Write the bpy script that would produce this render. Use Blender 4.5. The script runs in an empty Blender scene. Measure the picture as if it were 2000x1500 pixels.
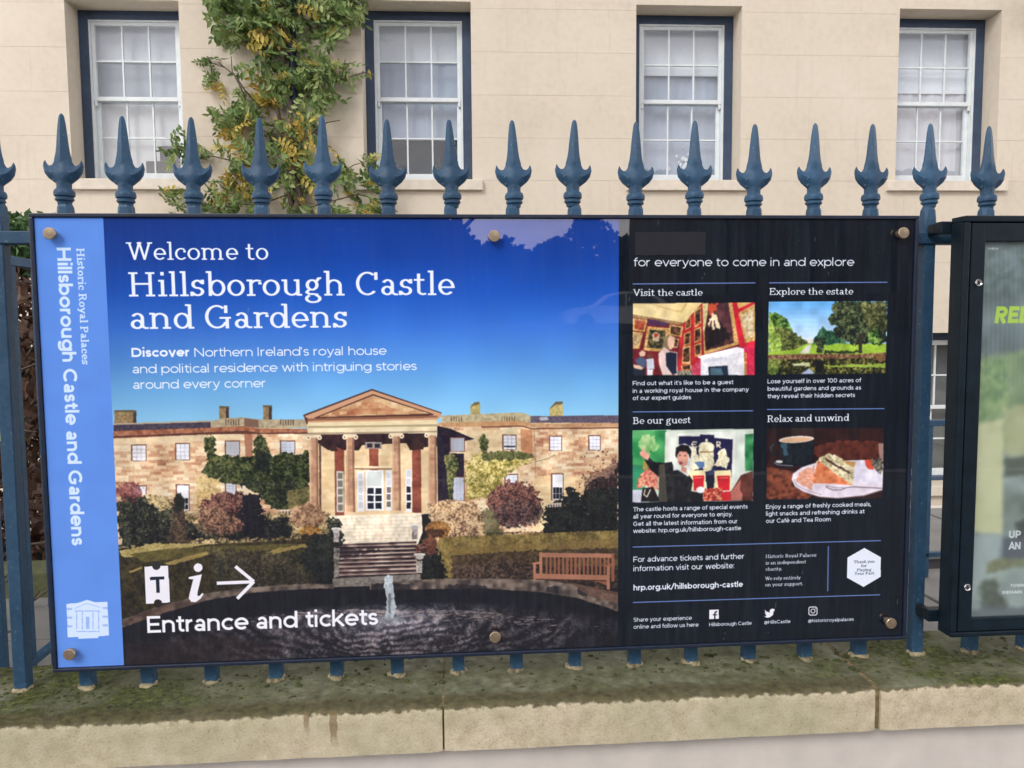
import bpy, bmesh, math, random
import numpy as np
from mathutils import Vector, Matrix

random.seed(7)
rng = np.random.default_rng(11)
S = bpy.context.scene
C = S.collection
Z0 = 0.86            # height of the board's lower edge above the street pavement

# ------------------------------------------------------------------ camera
CAM_R = np.array([[0.99723557, 0.01314736, -0.07313253],
                  [-0.07390402, 0.07339687, -0.99456076],
                  [-0.00770815, 0.99721615, 0.07416561]])
CAM_P = np.array([0.8208, -1.5727, 0.6909 + Z0])
FPX = 1500.0
cam_d = bpy.data.cameras.new("camera")
cam_d.sensor_width = 36.0
cam_d.lens = 36.0 * FPX / 2000.0
cam_d.clip_start = 0.05
cam_d.clip_end = 2000
cam = bpy.data.objects.new("camera", cam_d)
C.objects.link(cam)
M = Matrix([list(CAM_R[i]) + [CAM_P[i]] for i in range(3)] + [[0, 0, 0, 1]])
cam.matrix_world = M
S.camera = cam

# ------------------------------------------------------------------ light
SUN_EL, SUN_AZ = 38.0, 215.0        # degrees; azimuth seen from above, 180 = behind the viewer
w = bpy.data.worlds.new("World"); S.world = w; w.use_nodes = True
nt = w.node_tree; nt.nodes.clear()
sky = nt.nodes.new("ShaderNodeTexSky"); sky.sky_type = 'NISHITA'; sky.sun_disc = False
sky.sun_elevation = math.radians(SUN_EL); sky.sun_rotation = math.radians(SUN_AZ)
sky.air_density = 1.0; sky.dust_density = 2.0
tc = nt.nodes.new("ShaderNodeTexCoord")
mp = nt.nodes.new("ShaderNodeMapping"); mp.inputs['Scale'].default_value = (1, 1, 3.2)
nz = nt.nodes.new("ShaderNodeTexNoise"); nz.inputs['Scale'].default_value = 2.6; nz.inputs['Detail'].default_value = 7
cr = nt.nodes.new("ShaderNodeValToRGB")
cr.color_ramp.elements[0].position = 0.36; cr.color_ramp.elements[0].color = (0.45, 0.45, 0.45, 1)
cr.color_ramp.elements[1].position = 0.56; cr.color_ramp.elements[1].color = (1, 1, 1, 1)
nz2 = nt.nodes.new("ShaderNodeTexNoise"); nz2.inputs['Scale'].default_value = 4.5; nz2.inputs['Detail'].default_value = 5
cr2 = nt.nodes.new("ShaderNodeValToRGB")
cr2.color_ramp.elements[0].position = 0.38; cr2.color_ramp.elements[0].color = (9.0, 8.8, 9.4, 1)
cr2.color_ramp.elements[1].position = 0.62; cr2.color_ramp.elements[1].color = (15.6, 14.2, 14.2, 1)
mix = nt.nodes.new("ShaderNodeMix"); mix.data_type = 'RGBA'
bg = nt.nodes.new("ShaderNodeBackground"); bg.inputs['Strength'].default_value = 0.11
wo = nt.nodes.new("ShaderNodeOutputWorld")
L = nt.links.new
L(tc.outputs['Generated'], mp.inputs['Vector']); L(mp.outputs[0], nz.inputs['Vector']); L(mp.outputs[0], nz2.inputs['Vector'])
L(nz.outputs[0], cr.inputs[0]); L(nz2.outputs[0], cr2.inputs[0])
L(cr.outputs[0], mix.inputs[0]); L(sky.outputs[0], mix.inputs[6]); L(cr2.outputs[0], mix.inputs[7])
sx = nt.nodes.new("ShaderNodeSeparateXYZ"); L(tc.outputs['Generated'], sx.inputs[0])
mr = nt.nodes.new("ShaderNodeMapRange"); mr.interpolation_type = 'SMOOTHSTEP'
mr.inputs[1].default_value = 0.0; mr.inputs[2].default_value = 0.36; mr.inputs[3].default_value = 3.9; mr.inputs[4].default_value = 0.9   # low cloud is the brightest, all the way round
L(sx.outputs[2], mr.inputs[0])
vm = nt.nodes.new("ShaderNodeVectorMath"); vm.operation = 'SCALE'; L(mix.outputs[2], vm.inputs[0]); L(mr.outputs[0], vm.inputs['Scale'])
L(vm.outputs[0], bg.inputs[0]); L(bg.outputs[0], wo.inputs[0])

sun_d = bpy.data.lights.new("sun", 'SUN'); sun_d.energy = 1.8; sun_d.angle = math.radians(22)
sun_d.color = (1.0, 0.97, 0.93)
sun = bpy.data.objects.new("sun", sun_d); C.objects.link(sun)
_az = math.radians(SUN_AZ); _el = math.radians(SUN_EL)
sdir = Vector((math.sin(_az) * math.cos(_el), math.cos(_az) * math.cos(_el), math.sin(_el)))  # towards the sun
sun.rotation_euler = sdir.to_track_quat('Z', 'Y').to_euler()
sun.location = (0, -6, 9)

S.view_settings.view_transform = 'Standard'
S.view_settings.look = 'None'
S.view_settings.exposure = -0.09
S.view_settings.gamma = 1.0
S.view_settings.use_curve_mapping = False
S.render.engine = 'CYCLES'
S.cycles.max_bounces = 8
S.cycles.transparent_max_bounces = 16

# ------------------------------------------------------------------ helpers
def srgb(r, g, b):
    f = lambda c: (c / 255 / 12.92) if c / 255 <= 0.04045 else ((c / 255 + 0.055) / 1.055) ** 2.4
    return (f(r), f(g), f(b), 1.0)

class NT:
    """tiny node-tree writer"""
    def __init__(s, name):
        s.m = bpy.data.materials.new(name); s.m.use_nodes = True
        s.t = s.m.node_tree; s.b = s.t.nodes['Principled BSDF']
        s.co = s.t.nodes.new("ShaderNodeTexCoord")
    def n(s, typ, **kw):
        x = s.t.nodes.new(typ)
        for k, v in kw.items():
            if k in x.inputs: x.inputs[k].default_value = v
            else: setattr(x, k, v)
        return x
    def l(s, a, b): s.t.links.new(a, b)
    def noise(s, scale, detail=4, vec=None, rough=0.55, dist=0.0):
        x = s.n("ShaderNodeTexNoise", Scale=scale, Detail=detail, Roughness=rough, Distortion=dist)
        s.l(vec if vec is not None else s.co.outputs['Object'], x.inputs['Vector'])
        return x.outputs[0]
    def ramp(s, fac, stops):
        x = s.n("ShaderNodeValToRGB"); e = x.color_ramp.elements
        while len(e) < len(stops): e.new(0.5)
        for i, (p, c) in enumerate(stops):
            e[i].position = p; e[i].color = c if len(c) == 4 else tuple(c) + (1,)
        s.l(fac, x.inputs[0]); return x.outputs[0]
    def math(s, op, a, b=None, c=None, clamp=False):
        x = s.n("ShaderNodeMath", operation=op, use_clamp=clamp)
        for i, v in enumerate((a, b, c)):
            if v is None: continue
            if isinstance(v, (int, float)): x.inputs[i].default_value = v
            else: s.l(v, x.inputs[i])
        return x.outputs[0]
    def mix(s, fac, a, b, bt='MIX'):
        x = s.n("ShaderNodeMix", data_type='RGBA', blend_type=bt)
        for i, v in ((0, fac), (6, a), (7, b)):
            if isinstance(v, (int, float)): x.inputs[i].default_value = v
            elif isinstance(v, tuple): x.inputs[i].default_value = v
            else: s.l(v, x.inputs[i])
        return x.outputs[2]
    def bump(s, h, strength=0.3, dist=0.01):
        x = s.n("ShaderNodeBump", Strength=strength, Distance=dist)
        s.l(h, x.inputs['Height']); s.l(x.outputs[0], s.b.inputs['Normal'])
    def set(s, **kw):
        for k, v in kw.items():
            i = s.b.inputs[k.replace('_', ' ')]
            if isinstance(v, (int, float, tuple)): i.default_value = v
            else: s.l(v, i)
        return s.m

def plain(name, col, rough=0.5, var=0.12, scale=30, bump=0.0, spec=0.5, metal=0.0, coat=0.0):
    t = NT(name)
    n = t.noise(scale, 5)
    lo = tuple(c * (1 - var) for c in col[:3]); hi = tuple(min(1, c * (1 + var)) for c in col[:3])
    c = t.ramp(n, [(0.3, lo), (0.7, hi)])
    if bump: t.bump(t.noise(scale * 3, 6), bump, 0.004)
    t.set(Base_Color=c, Roughness=rough, Metallic=metal, Specular_IOR_Level=spec, Coat_Weight=coat)
    return t.m

class MB:
    def __init__(s): s.v = []; s.f = []; s.mi = []; s.cur = 0
    def add(s, vs, fs):
        o = len(s.v); s.v += [tuple(v) for v in vs]
        s.f += [tuple(o + i for i in f) for f in fs]; s.mi += [s.cur] * len(fs)
    def box(s, x0, x1, y0, y1, z0, z1, c=0.0):
        if c <= 0:
            s.add([(x0, y0, z0), (x1, y0, z0), (x1, y1, z0), (x0, y1, z0), (x0, y0, z1), (x1, y0, z1), (x1, y1, z1), (x0, y1, z1)],
                  [(0, 3, 2, 1), (4, 5, 6, 7), (0, 1, 5, 4), (1, 2, 6, 5), (2, 3, 7, 6), (3, 0, 4, 7)])
        else:
            bm = bmesh.new(); bmesh.ops.create_cube(bm, size=1)
            bmesh.ops.scale(bm, vec=(x1 - x0, y1 - y0, z1 - z0), verts=bm.verts)
            bmesh.ops.translate(bm, vec=((x0 + x1) / 2, (y0 + y1) / 2, (z0 + z1) / 2), verts=bm.verts)
            bmesh.ops.bevel(bm, geom=bm.edges[:], offset=c, segments=2, affect='EDGES', profile=0.5)
            bm.verts.index_update()
            s.add([v.co[:] for v in bm.verts], [[v.index for v in f.verts] for f in bm.faces]); bm.free()
    def loft(s, rings, closed_ends=True):
        n = len(rings[0]); vs = [p for r in rings for p in r]; fs = []
        for i in range(len(rings) - 1):
            for k in range(n):
                a = i * n + k; b = i * n + (k + 1) % n
                fs.append((a, b, b + n, a + n))
        if closed_ends:
            fs.append(tuple(range(n - 1, -1, -1))); fs.append(tuple(range((len(rings) - 1) * n, len(rings) * n)))
        s.add(vs, fs)
    def tube(s, pts, rads, n=8):
        pts = [Vector(p) for p in pts]; rings = []
        up = Vector((0, 1, 0.01))
        for i, p in enumerate(pts):
            d = (pts[min(i + 1, len(pts) - 1)] - pts[max(i - 1, 0)]).normalized()
            a = d.cross(up)
            if a.length < 1e-4: a = d.cross(Vector((1, 0, 0)))
            a.normalize(); b = d.cross(a); r = rads[i] if hasattr(rads, '__len__') else rads
            ra, rb = r if hasattr(r, '__len__') else (r, r)
            rings.append([p + a * ra * math.cos(2 * math.pi * k / n) + b * rb * math.sin(2 * math.pi * k / n) for k in range(n)])
        s.loft(rings)
    def mesh(s, name, mats, smooth=False):
        me = bpy.data.meshes.new(name); me.from_pydata(s.v, [], s.f)
        for m in (mats if isinstance(mats, (list, tuple)) else [mats]): me.materials.append(m)
        if any(s.mi): me.polygons.foreach_set('material_index', s.mi)
        if smooth:
            me.polygons.foreach_set('use_smooth', [True] * len(me.polygons))
            if smooth != 1: me.set_sharp_from_angle(angle=math.radians(smooth))
        me.validate(); me.update(); return me
    def build(s, name, mats, parent=None, smooth=False, loc=(0, 0, 0)):
        return link(s.mesh(name, mats, smooth), name, parent, loc)

def link(me, name, parent=None, loc=(0, 0, 0), rot=None):
    o = bpy.data.objects.new(name, me); C.objects.link(o); o.parent = parent; o.location = loc
    if rot is not None: o.rotation_euler = rot
    return o
def tag(o, label=None, cat=None, group=None, kind=None):
    if label: o['label'] = label
    if cat: o['category'] = cat
    if group: o['group'] = group
    if kind: o['kind'] = kind
    return o
def empty(name, loc, label, cat, group=None, rz=0):
    o = bpy.data.objects.new(name, None); C.objects.link(o); o.location = loc; o.rotation_euler = (0, 0, rz)
    o.empty_display_size = 0.1
    return tag(o, label, cat, group)

def ray(px, py):
    return CAM_R @ np.array([(px - 1000) / FPX, -(py - 750) / FPX, -1.0])
def at_y(px, py, y):
    d = ray(px, py); t = (y - CAM_P[1]) / d[1]; return CAM_P + t * d
# ------------------------------------------------------------------ lettering: a stroke alphabet
def arc(cx, cy, rx, ry, a0, a1, n=None):
    n = n or max(4, int(abs(a1 - a0) / 14))
    return [(cx + rx * math.cos(math.radians(a0 + (a1 - a0) * i / n)), cy + ry * math.sin(math.radians(a0 + (a1 - a0) * i / n))) for i in range(n + 1)]

def sans(ch, h):
    """strokes and advance of one grotesque letter, cap height 1, half stroke h"""
    X, A, D = 0.74, 1.03, -0.26; q = X / 2
    bowl = lambda cx: arc(cx, q, 0.365 - h, q - h, 0, 360, 24)
    up = 'ABCDEFGHIJKLMNOPQRSTUVWXYZ'
    g = {
     'a': (0.66, [arc(.27, .215, .27 - h, .215 - h, 0, 360, 18), [(.56 - h, 0), (.56 - h, .46)] + arc(.30, .46, .26 - h, .28 - h, 0, 152)]),
     'b': (0.80, [[(h, 0), (h, A)], bowl(.385)]), 'd': (0.80, [[(.75 - h, 0), (.75 - h, A)], bowl(.365)]),
     'p': (0.80, [[(h, D), (h, X)], bowl(.385)]), 'q': (0.80, [[(.75 - h, D), (.75 - h, X)], bowl(.365)]),
     'g': (0.80, [bowl(.365), [(.75 - h, X), (.75 - h, 0.0)] + arc(.385, 0.0, .365 - h, .27 - h, 0, -152)]),
     'o': (0.78, [bowl(.365)]), 'c': (0.66, [arc(.365, q, .365 - h, q - h, 46, 314)]),
     'e': (0.76, [[(h, q - .01), (.73 - h, q - .01)] + arc(.365, q, .365 - h, q - h, 0, 316)]),
     'n': (0.72, [[(h, 0), (h, X)], arc(.32, X - .30, .32 - h, .30 - h, 180, 0) + [(.64 - h, 0)]]),
     'h': (0.72, [[(h, 0), (h, A)], arc(.32, X - .30, .32 - h, .30 - h, 180, 0) + [(.64 - h, 0)]]),
     'm': (1.10, [[(h, 0), (h, X)], arc(.27, X - .27, .27 - h, .27 - h, 180, 0) + [(.54 - h, 0)], arc(.75, X - .27, .27 - h, .27 - h, 180, 0) + [(1.02 - h, 0)]]),
     'u': (0.72, [[(.64 - h, 0), (.64 - h, X)], [(h, X)] + arc(.32, .30, .32 - h, .30 - h, 180, 360)]),
     'r': (0.44, [[(h, 0), (h, X)], arc(.34, X - .34, .34 - h, .34 - h, 180, 88)]),
     'i': (0.25, [[(h, 0), (h, X)], [(h, .94 - h * .2), (h, .94 + h * 1.6)]]), 'l': (0.25, [[(h, 0), (h, A)]]),
     'j': (0.27, [[(h + .03, X), (h + .03, -.1)] + arc(-.10, -.10, .13 + .03, .15, 0, -80), [(h + .03, .94 - h * .2), (h + .03, .94 + h * 1.6)]]),
     't': (0.46, [[(.10 + h, .93), (.10 + h, .22)] + arc(.10 + .22, .22, .22 - h, .22 - h, 180, 290), [(0, X - h), (.40, X - h)]]),
     'f': (0.42, [[(.10 + h, 0), (.10 + h, .80)] + arc(.10 + .24, .80, .24 - h, .24 - h, 180, 80), [(0, X - h), (.38, X - h)]]),
     's': (0.56, [arc(.26, (X - h + q) / 2 , .25 - h, (X - h - q) / 2, 25, 270) + arc(.26, (q + h) / 2, .26 - h, (q - h) / 2, 90, -155)]),
     'v': (0.68, [[(h * .8, X), (.325, .02), (.65 - h * .8, X)]]), 'x': (0.66, [[(h, X), (.62 - h, 0)], [(.62 - h, X), (h, 0)]]),
     'w': (1.02, [[(h * .8, X), (.27, .03), (.495, X - .04), (.72, .03), (.99 - h * .8, X)]]),
     'y': (0.68, [[(h * .8, X), (.33, .04)], [(.65 - h * .8, X), (.33, .04), (.25, -.16), (.06, D + h)]]),
     'k': (0.66, [[(h, 0), (h, A)], [(h, .26), (.56, X)], [(.24, .40), (.60, 0)]]), 'z': (0.6, [[(.03, X - h), (.5, X - h), (.05, h), (.54, h)]]),
     'A': (0.92, [[(.03, 0), (.44, 1), (.85, 0)], [(.17, .30), (.71, .30)]]),
     'C': (0.96, [arc(.5, .5, .5 - h, .5 - h, 45, 315)]), 'D': (0.96, [[(h, 0), (h, 1)], [(h, 1 - h), (.40, 1 - h)] + arc(.42, .5, .47 - h, .5 - h, 90, -90) + [(h, h)]]),
     'E': (0.76, [[(h, 0), (h, 1)], [(h, 1 - h), (.68, 1 - h)], [(h, .5), (.62, .5)], [(h, h), (.70, h)]]),
     'F': (0.72, [[(h, 0), (h, 1)], [(h, 1 - h), (.68, 1 - h)], [(h, .47), (.60, .47)]]),
     'G': (1.04, [arc(.5, .5, .5 - h, .5 - h, 48, 318) + [(.93 - h, .46), (.54, .46)]]),
     'H': (0.94, [[(h, 0), (h, 1)], [(.84 - h, 0), (.84 - h, 1)], [(h, .5), (.84 - h, .5)]]), 'I': (0.27, [[(h, 0), (h, 1)]]),
     'L': (0.66, [[(h, 0), (h, 1)], [(h, h), (.62, h)]]), 'N': (0.96, [[(h, 0), (h, 1)], [(.86 - h, 0), (.86 - h, 1)], [(h, .96), (.86 - h, .04)]]),
     'O': (1.08, [arc(.5, .5, .5 - h, .5 - h, 0, 360, 28)]), 'M': (1.1, [[(h, 0), (h, 1)], [(1 - h, 0), (1 - h, 1)], [(h, .96), (.5, .3), (1 - h, .96)]]),
     'P': (0.82, [[(h, 0), (h, 1)], [(h, 1 - h), (.46, 1 - h)] + arc(.46, .66, .33 - h, .34 - h, 90, -90) + [(h, .32 + h)]]),
     'R': (0.86, [[(h, 0), (h, 1)], [(h, 1 - h), (.46, 1 - h)] + arc(.46, .67, .32 - h, .33 - h, 90, -90) + [(h, .34 + h)], [(.42, .36), (.78 - h, 0)]]),
     'S': (0.76, [arc(.35, (1.5 - h) / 2, .33 - h, (.5 - h) / 2, 30, 270) + arc(.35, (.5 + h) / 2, .35 - h, (.5 - h) / 2, 90, -150)]),
     'T': (0.80, [[(.38, 0), (.38, 1)], [(0, 1 - h), (.76, 1 - h)]]), 'U': (0.92, [[(h, 1)] + arc(.41, .36, .41 - h, .36 - h, 180, 360) + [(.82 - h, 1)]]),
     'W': (1.3, [[(.03, 1), (.34, .04), (.62, .96), (.90, .04), (1.21, 1)]]), 'B': (0.84, [[(h, 0), (h, 1)], [(h, 1 - h), (.42, 1 - h)] + arc(.42, .76, .3 - h, .24 - h * .6, 90, -90) + [(h, .52)], arc(.44, .27, .34 - h, .27 - h, 90, -90) + [(h, h)], [(h, .53), (.44, .53)]]),
     'V': (0.9, [[(.03, 1), (.43, .03), (.83, 1)]]), 'Y': (0.86, [[(.03, 1), (.41, .45), (.79, 1)], [(.41, .48), (.41, 0)]]),
     '1': (0.44, [[(.28, 0), (.28, 1), (.05, .86)]]), '0': (0.84, [arc(.38, .5, .38 - h, .5 - h, 0, 360, 26)]),
     '.': (0.27, [[(h, 0), (h, h * 2.2)]]), ',': (0.27, [[(h, h * 2), (h * .4, -h * 1.6)]]), ':': (0.27, [[(h, 0), (h, h * 2.2)], [(h, .56), (h, .56 + h * 2.2)]]),
     "'": (0.22, [[(h, .98), (h * .7, .72)]]), '/': (0.60, [[(.02, -.12), (.52, 1.06)]]), '-': (0.46, [[(.05, .40), (.40, .40)]]),
     '@': (1.0, [arc(.46, .33, .18, .2, 0, 360, 14), [(.64, .52), (.64, .2)] + arc(.46, .33, .42, .42, -10, 300)]),
    }
    g['\u00e9'] = (g['e'][0], g['e'][1] + [[(.30, .86), (.44, 1.04)]])
    return g.get(ch, (0.36, []))

def slab(ch, h, t):
    """slab letters: skeletons of their own, serifs as bars; h half stem, t half thin stroke"""
    X, A, D = 0.68, 1.04, -0.28; q = X / 2
    sf = lambda x, y, r=.15: [(x - r, y), (x + r, y)]
    lo, hx, ha = t, X - t, A - t
    stem = lambda x, y0, y1: [(x, y0), (x, y1)]
    bowl = lambda cx, rx=.31: arc(cx, q, rx - h, q - t, 0, 360, 24)
    sx = .17
    g = {
     'a': (0.70, [arc(.27, .20, .24 - h, .20 - t, 0, 360, 18), [(.53 - h, .12), (.53 - h, .46)] + arc(.29, .46, .24 - h, .22 - t, 0, 155), [(.53 - h, .2), (.53 - h, .1), (.57, t), (.68, t)]]),
     'b': (0.78, [stem(sx, 0, A), bowl(.43), [(.02, ha), (sx, ha)]]), 'd': (0.80, [stem(.62, 0, A), bowl(.34), [(.46, ha), (.62, ha)], [(.62, lo), (.77, lo)]]),
     'p': (0.80, [stem(sx, D, X), bowl(.43), [(.02, hx), (sx, hx)], sf(sx, D + t)]),
     'g': (0.76, [arc(.33, .45, .25 - h, .24 - t, 0, 360, 18), [(.50, .60), (.58, .73), (.68, .74)], [(.20, .24), (.12, .14), (.2, .07), (.5, .05)] + arc(.36, -.13, .32 - h, .19 - t, 60, -240, 22)]),
     'o': (0.72, [bowl(.35, .33)]), 'c': (0.64, [arc(.35, q, .33 - h, q - t, 52, 318), [(.52, .42), (.52, .56)]]),
     'e': (0.70, [[(.08, q - .01), (.62, q - .01)] + arc(.35, q, .32 - h, q - t, 0, 318)]),
     'n': (0.86, [stem(sx, 0, X), [(.02, hx), (sx, hx)], arc(.40, X - .25, .40 - sx, .25 - t, 180, 0) + [(.63, 0)], sf(sx, lo), sf(.64, lo)]),
     'h': (0.86, [stem(sx, 0, A), [(.02, ha), (sx, ha)], arc(.40, X - .25, .40 - sx, .25 - t, 180, 0) + [(.63, 0)], sf(sx, lo), sf(.64, lo)]),
     'm': (1.26, [stem(sx, 0, X), [(.02, hx), (sx, hx)], arc(.38, X - .23, .38 - sx, .23 - t, 180, 0) + [(.59, 0)], arc(.80, X - .23, .21, .23 - t, 180, 0) + [(1.01, 0)], sf(sx, lo, .13), sf(.60, lo, .12), sf(1.02, lo, .14)]),
     'u': (0.84, [[(sx, X)] + arc(.40, .25, .40 - sx, .25 - t, 180, 360) + [(.63, X)], stem(.63, 0, X), [(.02, hx), (sx, hx)], [(.48, hx), (.63, hx)], [(.63, lo), (.78, lo)]]),
     'r': (0.60, [stem(sx + .02, 0, X), [(.03, hx), (sx, hx)], arc(.42, X - .24, .24, .24 - t, 180, 55), [(.53, .58), (.53, .48)], sf(sx + .02, lo, .16)]),
     'i': (0.40, [stem(.19, 0, X), [(.04, hx), (.19, hx)], sf(.19, lo, .16), [(.19, .87), (.19, 1.01)]]), 'l': (0.40, [stem(.19, 0, A), [(.04, ha), (.19, ha)], sf(.19, lo, .16)]),
     't': (0.52, [[(.20, .92), (.20, .18)] + arc(.36, .18, .16, .18 - t, 180, 310), [(.02, hx), (.42, hx)]]),
     'f': (0.48, [[(.19, 0), (.19, .80)] + arc(.36, .80, .17, .22, 180, 70), [(.02, hx), (.40, hx)], sf(.19, lo, .16)]),
     's': (0.58, [arc(.28, (X - t + q) / 2, .23 - h, (X - t - q) / 2, 15, 270) + arc(.28, (q + t) / 2, .25 - h, (q - t) / 2, 90, -165), [(.47, X), (.47, .5)], [(.07, 0), (.07, .19)]]),
     'v': (0.74, [[(.12, X), (.36, .03), (.60, X)], sf(.11, hx, .11), sf(.62, hx, .11)]), 'x': (0.76, [[(.12, X), (.62, 0)], [(.62, X), (.12, 0)], sf(.12, hx, .12), sf(.62, hx, .12), sf(.12, lo, .12), sf(.62, lo, .12)]),
     'w': (1.06, [[(.12, X), (.32, .03), (.53, X), (.74, .03), (.94, X)], sf(.11, hx, .11), sf(.53, hx, .1), sf(.95, hx, .11)]),
     'y': (0.74, [[(.12, X), (.37, .04)], [(.62, X), (.37, .04), (.28, -.18), (.1, -.22)], sf(.11, hx, .11), sf(.63, hx, .11)]),
     'k': (0.80, [stem(sx, 0, A), [(.02, ha), (sx, ha)], [(sx, .24), (.56, X)], [(.32, .38), (.64, 0)], sf(sx, lo), sf(.64, lo, .13), sf(.56, hx, .12)]),
     'W': (1.36, [[(.15, 1), (.42, .03), (.67, 1), (.92, .03), (1.19, 1)], sf(.14, 1 - t, .14), sf(.67, 1 - t, .12), sf(1.2, 1 - t, .13)]),
     'H': (1.08, [stem(.20, 0, 1), stem(.82, 0, 1), [(.2, .52), (.82, .52)]] + [sf(x, y, .17) for x in (.2, .82) for y in (t, 1 - t)]),
     'C': (0.96, [arc(.47, .5, .44 - h, .5 - t, 50, 316), [(.80, .98), (.80, .66)]]),
     'G': (1.08, [arc(.47, .5, .44 - h, .5 - t, 50, 330), [(.80, .98), (.80, .66)], [(.84, 0), (.84, .44)], [(.56, .45), (.98, .45)]]),
     'R': (0.94, [stem(.20, 0, 1), [(.03, 1 - t), (.5, 1 - t)] + arc(.5, .74, .27 - h, .26 - t, 90, -90) + [(.2, .48)], [(.5, .48), (.68, .12), (.74, t), (.9, t)], sf(.2, t, .17)]),
     'P': (0.86, [stem(.20, 0, 1), [(.03, 1 - t), (.48, 1 - t)] + arc(.48, .73, .28 - h, .27 - t, 90, -90) + [(.2, .46)], sf(.2, t, .17)]),
     'V': (0.96, [[(.14, 1), (.48, .03), (.82, 1)], sf(.13, 1 - t, .14), sf(.83, 1 - t, .13)]),
     'E': (0.88, [stem(.20, 0, 1), [(.03, 1 - t), (.76, 1 - t), (.76, .76)], [(.2, .52), (.58, .52)], [(.58, .62), (.58, .42)], [(.03, t), (.78, t), (.78, .26)]]),
     'B': (0.88, [stem(.20, 0, 1), [(.03, 1 - t), (.48, 1 - t)] + arc(.48, .77, .24 - h, .23 - t, 90, -90) + [(.2, .54)], arc(.5, .28, .30 - h, .28 - t, 90, -90) + [(.03, t)]]),
     'T': (0.88, [stem(.42, 0, 1), [(.06, .74), (.06, 1 - t), (.78, 1 - t), (.78, .74)], sf(.42, t, .17)]),
     'Y': (0.9, [[(.13, 1), (.44, .46), (.75, 1)], stem(.44, .48, 0), sf(.13, 1 - t, .13), sf(.75, 1 - t, .13), sf(.44, t, .16)]),
     '.': (0.28, [[(.13, 0), (.13, .14)]]),
    }
    return g.get(ch, (0.34, []))

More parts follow.
